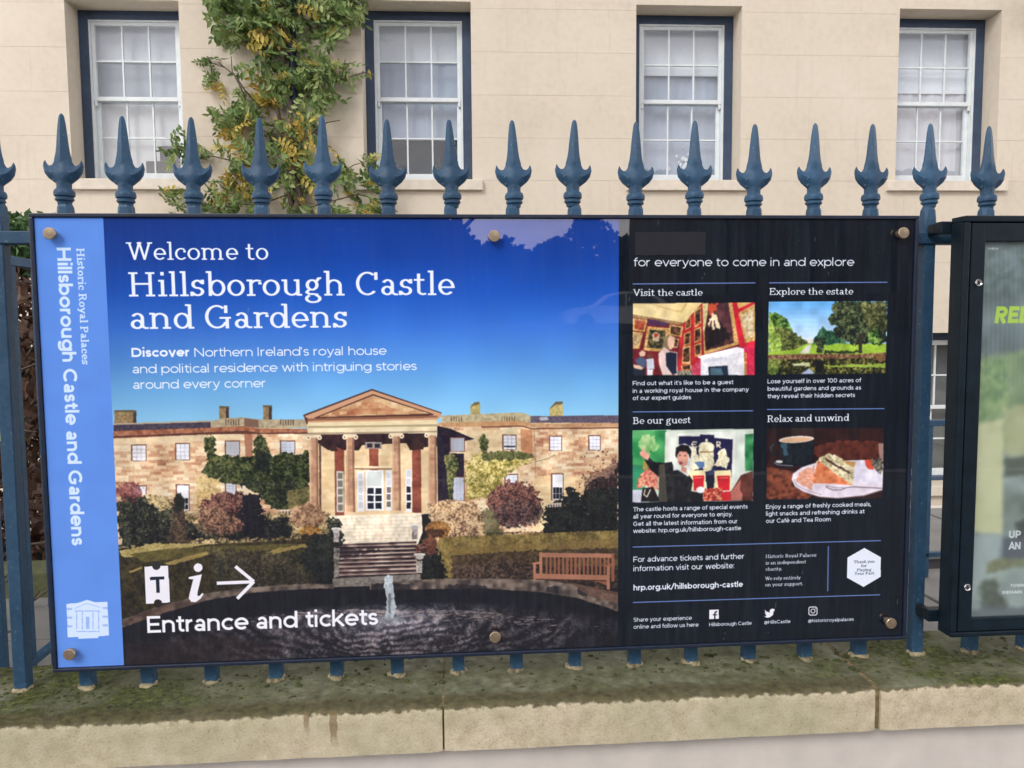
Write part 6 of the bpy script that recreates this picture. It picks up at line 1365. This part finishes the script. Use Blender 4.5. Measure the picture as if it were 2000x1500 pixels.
zones = [  # outline, number of leaves, share of yellow, hanging bias
    ([(392, -60), (712, -60), (706, 30), (690, 68), (660, 92), (610, 70), (560, 48), (500, 70), (455, 92), (425, 70), (402, 25)], 205, .05),
    ([(480, 40), (560, 22), (560, 80), (520, 90), (500, 110), (482, 100)], 26, .35),
    ([(495, 84), (560, 76), (600, 90), (640, 108), (672, 130), (660, 170), (640, 230), (600, 232), (560, 190), (500, 185), (490, 130)], 84, .12),
    ([(495, 150), (540, 160), (545, 200), (505, 205)], 16, .85),
    ([(440, 210), (500, 200), (520, 240), (600, 240), (645, 250), (650, 300), (640, 372), (600, 380), (500, 400), (400, 400), (400, 320), (430, 280)], 88, .26),
    ([(430, 235), (470, 230), (470, 262), (435, 270)], 10, .9), ([(420, 330), (500, 320), (500, 390), (430, 395)], 16, .75), ([(545, 225), (610, 225), (612, 330), (560, 330)], 22, .8),
    ([(330, 262), (400, 270), (400, 320), (335, 316)], 15, .02), ([(325, 372), (420, 360), (430, 425), (322, 430)], 22, .05),
    ([(640, 345), (700, 335), (745, 350), (742, 430), (640, 430)], 34, .1), ([(430, 390), (640, 390), (640, 450), (420, 450)], 30, .15),
    ([(392, 118), (420, 118), (410, 128)], 3, 0), ([(392, 135), (426, 135), (424, 165), (392, 165)], 4, 0), ([(402, 165), (440, 165), (430, 185), (405, 188)], 4, 1), ([(455, 178), (475, 172), (470, 195)], 3, 0),
    ([(410, 215), (432, 215), (430, 230)], 2, 0), ([(655, 140), (700, 145), (690, 165), (655, 160)], 6, .1), ([(712, 138), (728, 138), (726, 150)], 1, .6), ([(700, 310), (728, 305), (728, 330)], 4, .1), ([(640, 120), (672, 118), (672, 135)], 3, 1)]
spots = []; r = random.Random(14)
for P, cnt, yl in zones:
    xs = [p[0] for p in P]; ys = [p[1] for p in P]; k = 0; tries = 0
    while k < cnt and tries < 5000:
        tries += 1; x, y = r.uniform(min(xs), max(xs)), r.uniform(min(ys), max(ys))
        if in_poly(x, y, P): spots.append((x, y, r.random() < yl, cnt)); k += 1
r.shuffle(spots); extra = MB()
small = 0
for i, (x, y, isy, cnt) in enumerate(spots):
    dep = -r.uniform(.05, .34) if cnt > 20 else -r.uniform(.05, .16)
    lx_, lz_ = to_local(x, y, dep)
    me = r.choice(ym if isy else gm); ang = r.uniform(0, 6.283)
    # petiole direction: outwards from the stem and mostly sideways, the blade facing the light
    yaw = r.choice((0, math.pi)) + r.gauss(0, .7); roll = r.gauss(1.15, .45)
    rot = (Matrix.Rotation(yaw, 4, 'Y') @ Matrix.Rotation(r.gauss(.35, .38), 4, 'Z') @ Matrix.Rotation(r.gauss(1.0, .45) * 1, 4, 'X'))
    e = rot.to_euler(); s = r.uniform(.75, 1.2) * (.8 if cnt < 8 else 1)
    # centre the leaf on its spot
    ctr = rot @ Vector((.12 * s, 0, -.03 * s)); loc = Vector((lx_, dep, lz_)) - ctr
    if loc.y + .0 > -.02: loc.y = -.02
    if i < 300: o = link(me, "leaf", vine, loc, e); o.scale = (s, s, s)
    else:
        Mx = Matrix.Translation(loc) @ rot @ Matrix.Scale(s, 4); off = len(extra.v)
        extra.v += [tuple(Mx @ v.co) for v in me.vertices]; extra.f += [tuple(off + q for q in p.vertices) for p in me.polygons]; extra.mi += [1 if isy else 0] * len(me.polygons)
ex = extra.build("foliage", [M_LEAFG, M_LEAFY], vine); ex['kind'] = "stuff"
def stem(pxs, rad, name="branch", dep=-.06):
    pts = []
    for k, (x, y) in enumerate(pxs):
        a, b = to_local(x, y, dep); pts.append((a, dep + .02 * math.sin(k * 2.1), b))
    mb = MB(); n = len(pts); mb.tube(pts, [rad * (1 - .55 * i / (n - 1)) for i in range(n)], 7); return mb.build(name, M_BARK, vine, smooth=True)
stem([(583, 640), (580, 520), (574, 430), (586, 380), (572, 340), (582, 300), (566, 262), (576, 225), (560, 190), (548, 150), (556, 100), (545, 50), (552, 0), (540, -80)], .045, "trunk", -.14)
stem([(566, 640), (562, 520), (570, 400), (560, 352), (572, 318), (556, 280), (548, 240), (540, 205), (530, 170), (520, 120), (525, 60), (500, 0)], .03, "trunk", -.12)
for pts in ([(575, 380), (600, 396), (640, 402)], [(570, 350), (530, 340), (470, 318), (420, 306), (380, 300), (345, 290)], [(565, 300), (610, 260), (640, 240), (665, 235)], [(497, 196), (478, 175), (462, 150), (440, 132), (414, 122), (408, 112)], [(480, 195), (470, 170), (455, 140), (452, 110)],
            [(440, 132), (430, 124), (428, 122)], [(560, 250), (500, 240), (450, 228), (425, 222), (412, 220)], [(575, 330), (560, 380), (510, 400), (440, 398), (400, 410), (330, 400)], [(640, 160), (680, 150), (715, 142), (728, 148)], [(650, 350), (690, 322), (722, 314)], [(560, 420), (620, 400), (700, 380), (740, 390)],
            [(548, 60), (480, 40), (420, 30)], [(552, 30), (620, 20), (700, 10)], [(560, 270), (590, 300), (600, 340), (590, 390)], [(590, 230), (570, 270), (585, 310), (566, 350)], [(540, 200), (560, 160), (600, 140), (650, 150)]): stem(pts, .010 if len(pts) > 3 else .007, "branch", -.16)

# ------------------------------------------------------------------ beech hedge behind the fence at the left
hedge = empty("beech_hedge", (0, 0, Z0), "beech hedge with green top and dry brown leaves, behind the railing at the left edge", "hedge")
def leafquads(n, box, size, mats, pick, name, parent, keep=None, seed=1):
    r = random.Random(seed); mb = MB(); k = 0
    while k < n:
        p = Vector((r.uniform(*box[0]), r.uniform(*box[1]), r.uniform(*box[2])))
        if keep and not keep(p, r): continue
        k += 1; s = size * r.uniform(.6, 1.3); d = Vector((r.gauss(0, 1), r.gauss(0, 1), r.gauss(0, .8))).normalized(); e = d.orthogonal().normalized(); e.rotate(Matrix.Rotation(r.random() * 6, 3, d)); f = d.cross(e)
        o = len(mb.v); mb.v += [tuple(p), tuple(p + e * s * .5 + f * s * .3 + d * s * .1), tuple(p + e * s + d * s * r.uniform(-.1, .1)), tuple(p + e * s * .5 - f * s * .3 + d * s * .1)]
        mb.f += [(o, o + 1, o + 2), (o, o + 2, o + 3)]; q = pick(p, r); mb.mi += [q, q]
    return mb.build(name, mats, parent)
keep = lambda p, r: p.z < 1.21 + .035 * math.sin(p.x * 9) + .03 * math.sin(p.y * 7 + p.x * 4) + r.uniform(-.06, .02) and p.x < -.90 + .05 * math.sin(p.z * 8 + p.y * 5)
fo = leafquads(26000, ((-3.4, -.82), (1.98, 3.0), (-.40, 1.26)), .05, [M_HEDGE, M_BEECH], lambda p, r: 0 if p.z > 1.0 + r.gauss(0, .05) and r.random() < .93 else 1, "foliage", hedge, keep, 5); fo['kind'] = "stuff"
fo3 = leafquads(5200, ((-2.1, -.86), (1.95, 2.6), (.98, 1.29)), .045, [M_HEDGE, M_BEECH], lambda p, r: 0 if r.random() < .95 else 1, "foliage", hedge, keep, 15); fo3['kind'] = "stuff"
r = random.Random(8); stems = MB()
for k in range(60):
    x, y = r.uniform(-3.2, -.95), r.uniform(2.05, 2.9); p = [(x, y, -.45)]
    for j in range(5): p.append((p[-1][0] + r.gauss(0, .05), p[-1][1] + r.gauss(0, .05), -.45 + (j + 1) * .31))
    stems.tube(p, [.014, .012, .010, .008, .006, .003], 5)
stems.build("stem", M_BARK, hedge)['kind'] = "stuff"
def big_leaf(seed):
    r = random.Random(seed); mb = MB(); n = 5; l = .085
    for i in range(n + 1):
        t_ = i / n; w_ = .024 * math.sin(math.pi * min(1, t_ * .92 + .06)) ** .8; z = .018 * math.sin(t_ * 3) + r.uniform(-.003, .003)
        mb.v += [(t_ * l, -w_, z + .008 * r.random()), (t_ * l, 0, z - .006), (t_ * l, w_, z + .010 * r.random())]
    for i in range(n):
        for j in range(2): a = i * 3 + j; mb.f.append((a, a + 1, a + 4, a + 3)); mb.mi.append(0)
    return mb.mesh("dry_leaf", M_BEECH)
bl = [big_leaf(k) for k in range(4)]
for k in range(46):
    o = link(r.choice(bl), "dry_leaf", hedge, (r.uniform(-1.35, -.88), r.uniform(1.80, 1.98), r.uniform(-.1, 1.0)), (r.random() * 6, r.random() * 6, r.random() * 6))
# leaves and twigs caught in the return railing nearer the viewer
for k in range(26):
    o = link(r.choice(bl), "dry_leaf", hedge, (r.uniform(-.72, -.47), r.uniform(.62, 1.35), r.uniform(-.1, .80)), (r.random() * 6, r.random() * 6, r.random() * 6)); o.scale = (.9, .9, .9)
tw = MB()
for k in range(34):
    x, y, z = r.uniform(-.75, -.48), r.uniform(.6, 1.6), r.uniform(-.3, .8); p = [(x - .3, y + .25, z - .2), (x - .1, y + .1, z + r.gauss(-.05, .04)), (x, y, z), (x + .06, y - .05, z + r.gauss(.03, .03))]
    tw.tube(p, [.005, .004, .003, .0015], 4)
tw.build("branch", M_BARK, hedge)['kind'] = "stuff"
fo2 = leafquads(1100, ((-1.25, -.56), (.9, 2.0), (-.10, .92)), .045, [M_BEECH], lambda p, r: 0, "foliage", hedge, lambda p, r: p.x < -.62 - .10 * math.sin(p.z * 7 + p.y * 4) - .3 * max(0, -p.z - .05) , 6); fo2['kind'] = "stuff"
yo = link(bl[0].copy(), "yellow_leaf", hedge, (-.50, .72, .40), (1.4, .3, .2)); yo.data.materials[0] = plain("yellow_leaf", (.6, .52, .03), .5); yo['label'] = "single bright yellow leaf"

# ------------------------------------------------------------------ across the street (seen only as reflections in the acrylic and the panes)
def tree(x, y, z, h, cr_, n, label, seed, leafsize=.45, gap=.0, group=None, cat="tree"):
    root = empty("tree", (x, y, z), label, cat, group); r = random.Random(seed)
    mb = MB(); tp = h * .45
    mb.tube([(0, 0, -.2), (.05, 0, tp * .5), (0, .05, tp), (.1, 0, h * .8)], [h * .028, h * .022, h * .017, h * .004], 8)
    for k in range(11):
        a = r.random() * 6.283; z0_ = r.uniform(.3, .7) * h; q = r.uniform(.5, .95) * cr_
        mb.tube([(0, 0, z0_), (q * .5 * math.cos(a), q * .5 * math.sin(a), z0_ + h * .07), (q * math.cos(a), q * math.sin(a), z0_ + h * r.uniform(.08, .22))], [h * .010, h * .006, h * .002], 5)
    mb.build("trunk", M_BARK, root, smooth=True)
    cg = lambda: max(-.75, min(.75, r.gauss(0, .45))) * cr_
    cl = [(Vector((cg(), cg(), h * r.uniform(.42, .97))), r.uniform(.22, .42) * cr_) for _ in range(22)]
    mb = MB()
    for k in range(n):
        c_, q = r.choice(cl); d = Vector((r.gauss(0, 1), r.gauss(0, 1), r.gauss(0, .8))).normalized() * q * r.random() ** .4; p = c_ + d
        s = leafsize * r.uniform(.4, 1.1); e = Vector((r.gauss(0, 1), r.gauss(0, 1), r.gauss(0, 1))).normalized(); f = e.orthogonal().normalized()
        o = len(mb.v); mb.v += [tuple(p), tuple(p + e * s * .5 + f * s * .3), tuple(p + e * s), tuple(p + e * s * .5 - f * s * .3)]; mb.f.append((o, o + 1, o + 2, o + 3)); mb.mi.append(0)
    mb.build("crown", M_TREE, root)['kind'] = "stuff"; return root
tree(0.9, -22, 1.0, 9.8, 3.0, 8000, "tall half bare lime tree across the street facing the welcome board", 3, .19)
tree(-3.6, -31, 1.3, 7.6, 4.4, 9000, "broad dark tree across the street, between the lime and the terrace", 5, .38)
tree(-17, -26, 1.2, 6.8, 4.8, 5600, "dark spreading yew across the street, farthest from the church", 6, .55)
mb = MB(); n = 60
for i in range(n + 1):
    x = -150 + 300 * i / n; top = 7.9 + .6 * math.sin(x * .11) + .7 * math.sin(x * .43 + 1)
    mb.v += [(x, -74, 1.6), (x, -79, top), (x, -95, top + 1), (x, -120, 2)]
for i in range(n):
    for j in range(3): a = i * 4 + j; mb.f.append((a, a + 4, a + 5, a + 1)); mb.mi.append(0)
tag(mb.build("hills", plain("wooded_hill", (.02, .026, .018), .95, .4, .4)), kind="structure")
hl = empty("far_woodland", (0, -78, 2.0), "far wooded ridge across the street", "woodland"); hl['kind'] = "stuff"; r = random.Random(12); mb = MB()
for k in range(15000):
    x = r.uniform(-25, 60); top = 7.4 + .8 * math.sin(x * .11) + .9 * math.sin(x * .43 + 1) + .5 * math.sin(x * 1.3) + (1.6 if 7 < x - 6 < 10 else 0); z = top * (1 - .35 * r.random() ** 1.5)
    p = Vector((x, r.uniform(-3, 3), z)); s = r.uniform(.3, .95); e = Vector((r.gauss(0, 1), r.gauss(0, .4), r.gauss(0, 1))).normalized(); f = e.orthogonal().normalized()
    o = len(mb.v); mb.v += [tuple(p), tuple(p + e * s * .5 + f * s * .4), tuple(p + e * s), tuple(p + e * s * .5 - f * s * .4)]; mb.f.append((o, o + 1, o + 2, o + 3)); mb.mi.append(0)
mb.build("woodland_canopy", M_TREE, hl)['kind'] = "stuff"
M_CG0 = plain("dark_slate", (.02, .022, .026), .5)
# stone church with pointed windows
ch = empty("church", (11.6, -36, 1.5), "grey pink stone church with tall pointed windows across the street", "church")
M_CH = plain("church_stone", (0.15, 0.115, 0.11), .9, .3, 1.5, .4); mb = MB(); W_ = 26
bays = 6; bw = W_ / bays
for k in range(bays):
    x0 = k * bw; xa, xb = x0 + bw * .33, x0 + bw * .67; mb.box(x0, xa, -.6, 0, 0, 8.5); mb.box(xb, x0 + bw, -.6, 0, 0, 8.5); mb.box(xa, xb, -.6, 0, 0, 1.6); mb.box(x0 - .25, x0 + .35, 0, .7, 0, 7.4)
    n = 8; xm = (xa + xb) / 2; hw_ = (xb - xa) / 2      # pointed head
    for i in range(n):
        u0, u1 = i / n, (i + 1) / n; top0 = 6.9 - 2.0 * abs(2 * u0 - 1) ** 1.7; top1 = 6.9 - 2.0 * abs(2 * u1 - 1) ** 1.7
        mb.loft([[(xa + (xb - xa) * u0, -.6, top0), (xa + (xb - xa) * u0, 0, top0), (xa + (xb - xa) * u0, 0, 8.5), (xa + (xb - xa) * u0, -.6, 8.5)], [(xa + (xb - xa) * u1, -.6, top1), (xa + (xb - xa) * u1, 0, top1), (xa + (xb - xa) * u1, 0, 8.5), (xa + (xb - xa) * u1, -.6, 8.5)]])
mb.box(0, .6, -9, -.6, 0, 8.5); mb.box(W_ - .6, W_, -9, -.6, 0, 8.5); mb.box(0, W_, -9.6, -9, 0, 8.5); mb.build("wall", M_CH, ch)
mb = MB(); mb.v += [(-.4, .4, 8.5), (W_ + .4, .4, 8.5), (W_ + .4, -4.8, 11.2), (-.4, -4.8, 11.2), (-.4, -10, 8.5), (W_ + .4, -10, 8.5)]; mb.f += [(0, 1, 2, 3), (3, 2, 5, 4), (0, 3, 4), (1, 5, 2)]; mb.mi += [0] * 4; mb.build("roof", plain("church_slate", (.05, .05, .06), .8), ch)
for k in range(bays):
    x0 = k * bw; mb = MB(); mb.box(x0 + bw * .33, x0 + bw * .67, -.35, -.3, 1.6, 6.9); mb.build("window", plain("leaded_glass", (.02, .025, .03), .15), ch)
terr = empty("stone_terrace", (-31, -38, 1.6), "dark stone terrace of houses across the street behind the yew", "building")
mb = MB(); mb.box(0, 31.5, -8, 0, 0, 7.2); mb.box(-.3, 31.8, -.2, .3, 7.2, 7.5); mb.build("wall", plain("dark_stone", (.055, .05, .05), .9, .3, 2, .4), terr)
mb = MB(); mb.v += [(-.3, .2, 7.5), (31.8, .2, 7.5), (31.8, -4, 9.6), (-.3, -4, 9.6), (31.8, -8.2, 7.5), (-.3, -8.2, 7.5)]; mb.f += [(0, 1, 2, 3), (3, 2, 4, 5), (0, 3, 5), (1, 4, 2)]; mb.mi += [0] * 4; mb.build("roof", M_CG0, terr)
for i in range(9):
    for z in (1.2, 4.4):
        mb = MB(); mb.box(1.4 + i * 3.4, 2.6 + i * 3.4, .0, .03, z, z + 2); mb.build("window", M_CG0, terr)
# parked white car
car = empty("parked_car", (4.9, -29, 1.38), "white hatchback parked across the street before the church", "car")
M_CAR = plain("white_car_paint", (.75, .76, .78), .25, .02, 5, coat=1); M_TY = plain("tyre", (.02, .02, .02), .8); M_CG = plain("car_glass", (.015, .018, .02), .08)
low = [(0, .45), (.05, .72), (.55, .86), (1.15, .92), (1.75, 1.36), (2.3, 1.47), (3.1, 1.45), (3.75, 1.22), (4.05, 1.0), (4.25, .92), (4.3, .5), (4.2, .28), (.1, .26)]
mb = MB()
def side(y, s): return [(x, y, .26 + (z - .26)) for x, z in low]
rings = [[(x, yy, z) for x, z in low] for yy in (-.02, 1.72)]
inn = [[(x + (.03 if x < 2 else -.03), yy, z if z < .95 else z - .03) for x, z in low] for yy in (-.07, 1.77)]
mb.loft([inn[0], rings[0], [(x, .25, z + (.03 if z > .9 else 0)) for x, z in low], [(x, 1.45, z + (.03 if z > .9 else 0)) for x, z in low], rings[1], inn[1]])
mb.build("body", M_CAR, car, smooth=40)
mb = MB()
for yy in (-.085, 1.782):
    for q in ([(1.35, .95), (1.85, 1.33), (2.35, 1.40), (2.38, .95)], [(2.45, .95), (2.43, 1.40), (3.1, 1.37), (3.55, 1.18), (3.7, .97)]): mb.loft([[(x, yy - .004, z) for x, z in q], [(x, yy + .004, z) for x, z in q]])
mb.build("side_window", M_CG, car)
for x in (.85, 3.4):
    for yy in (-.06, 1.62):
        mb = MB(); mb.loft([[(x + q * math.cos(6.283 * k / 20), yy + d, .32 + q * math.sin(6.283 * k / 20)) for k in range(20)] for d, q in ((-.04, .25), (-.04, .32), (.16, .32))]); w_ = mb.build("wheel", M_TY, car)
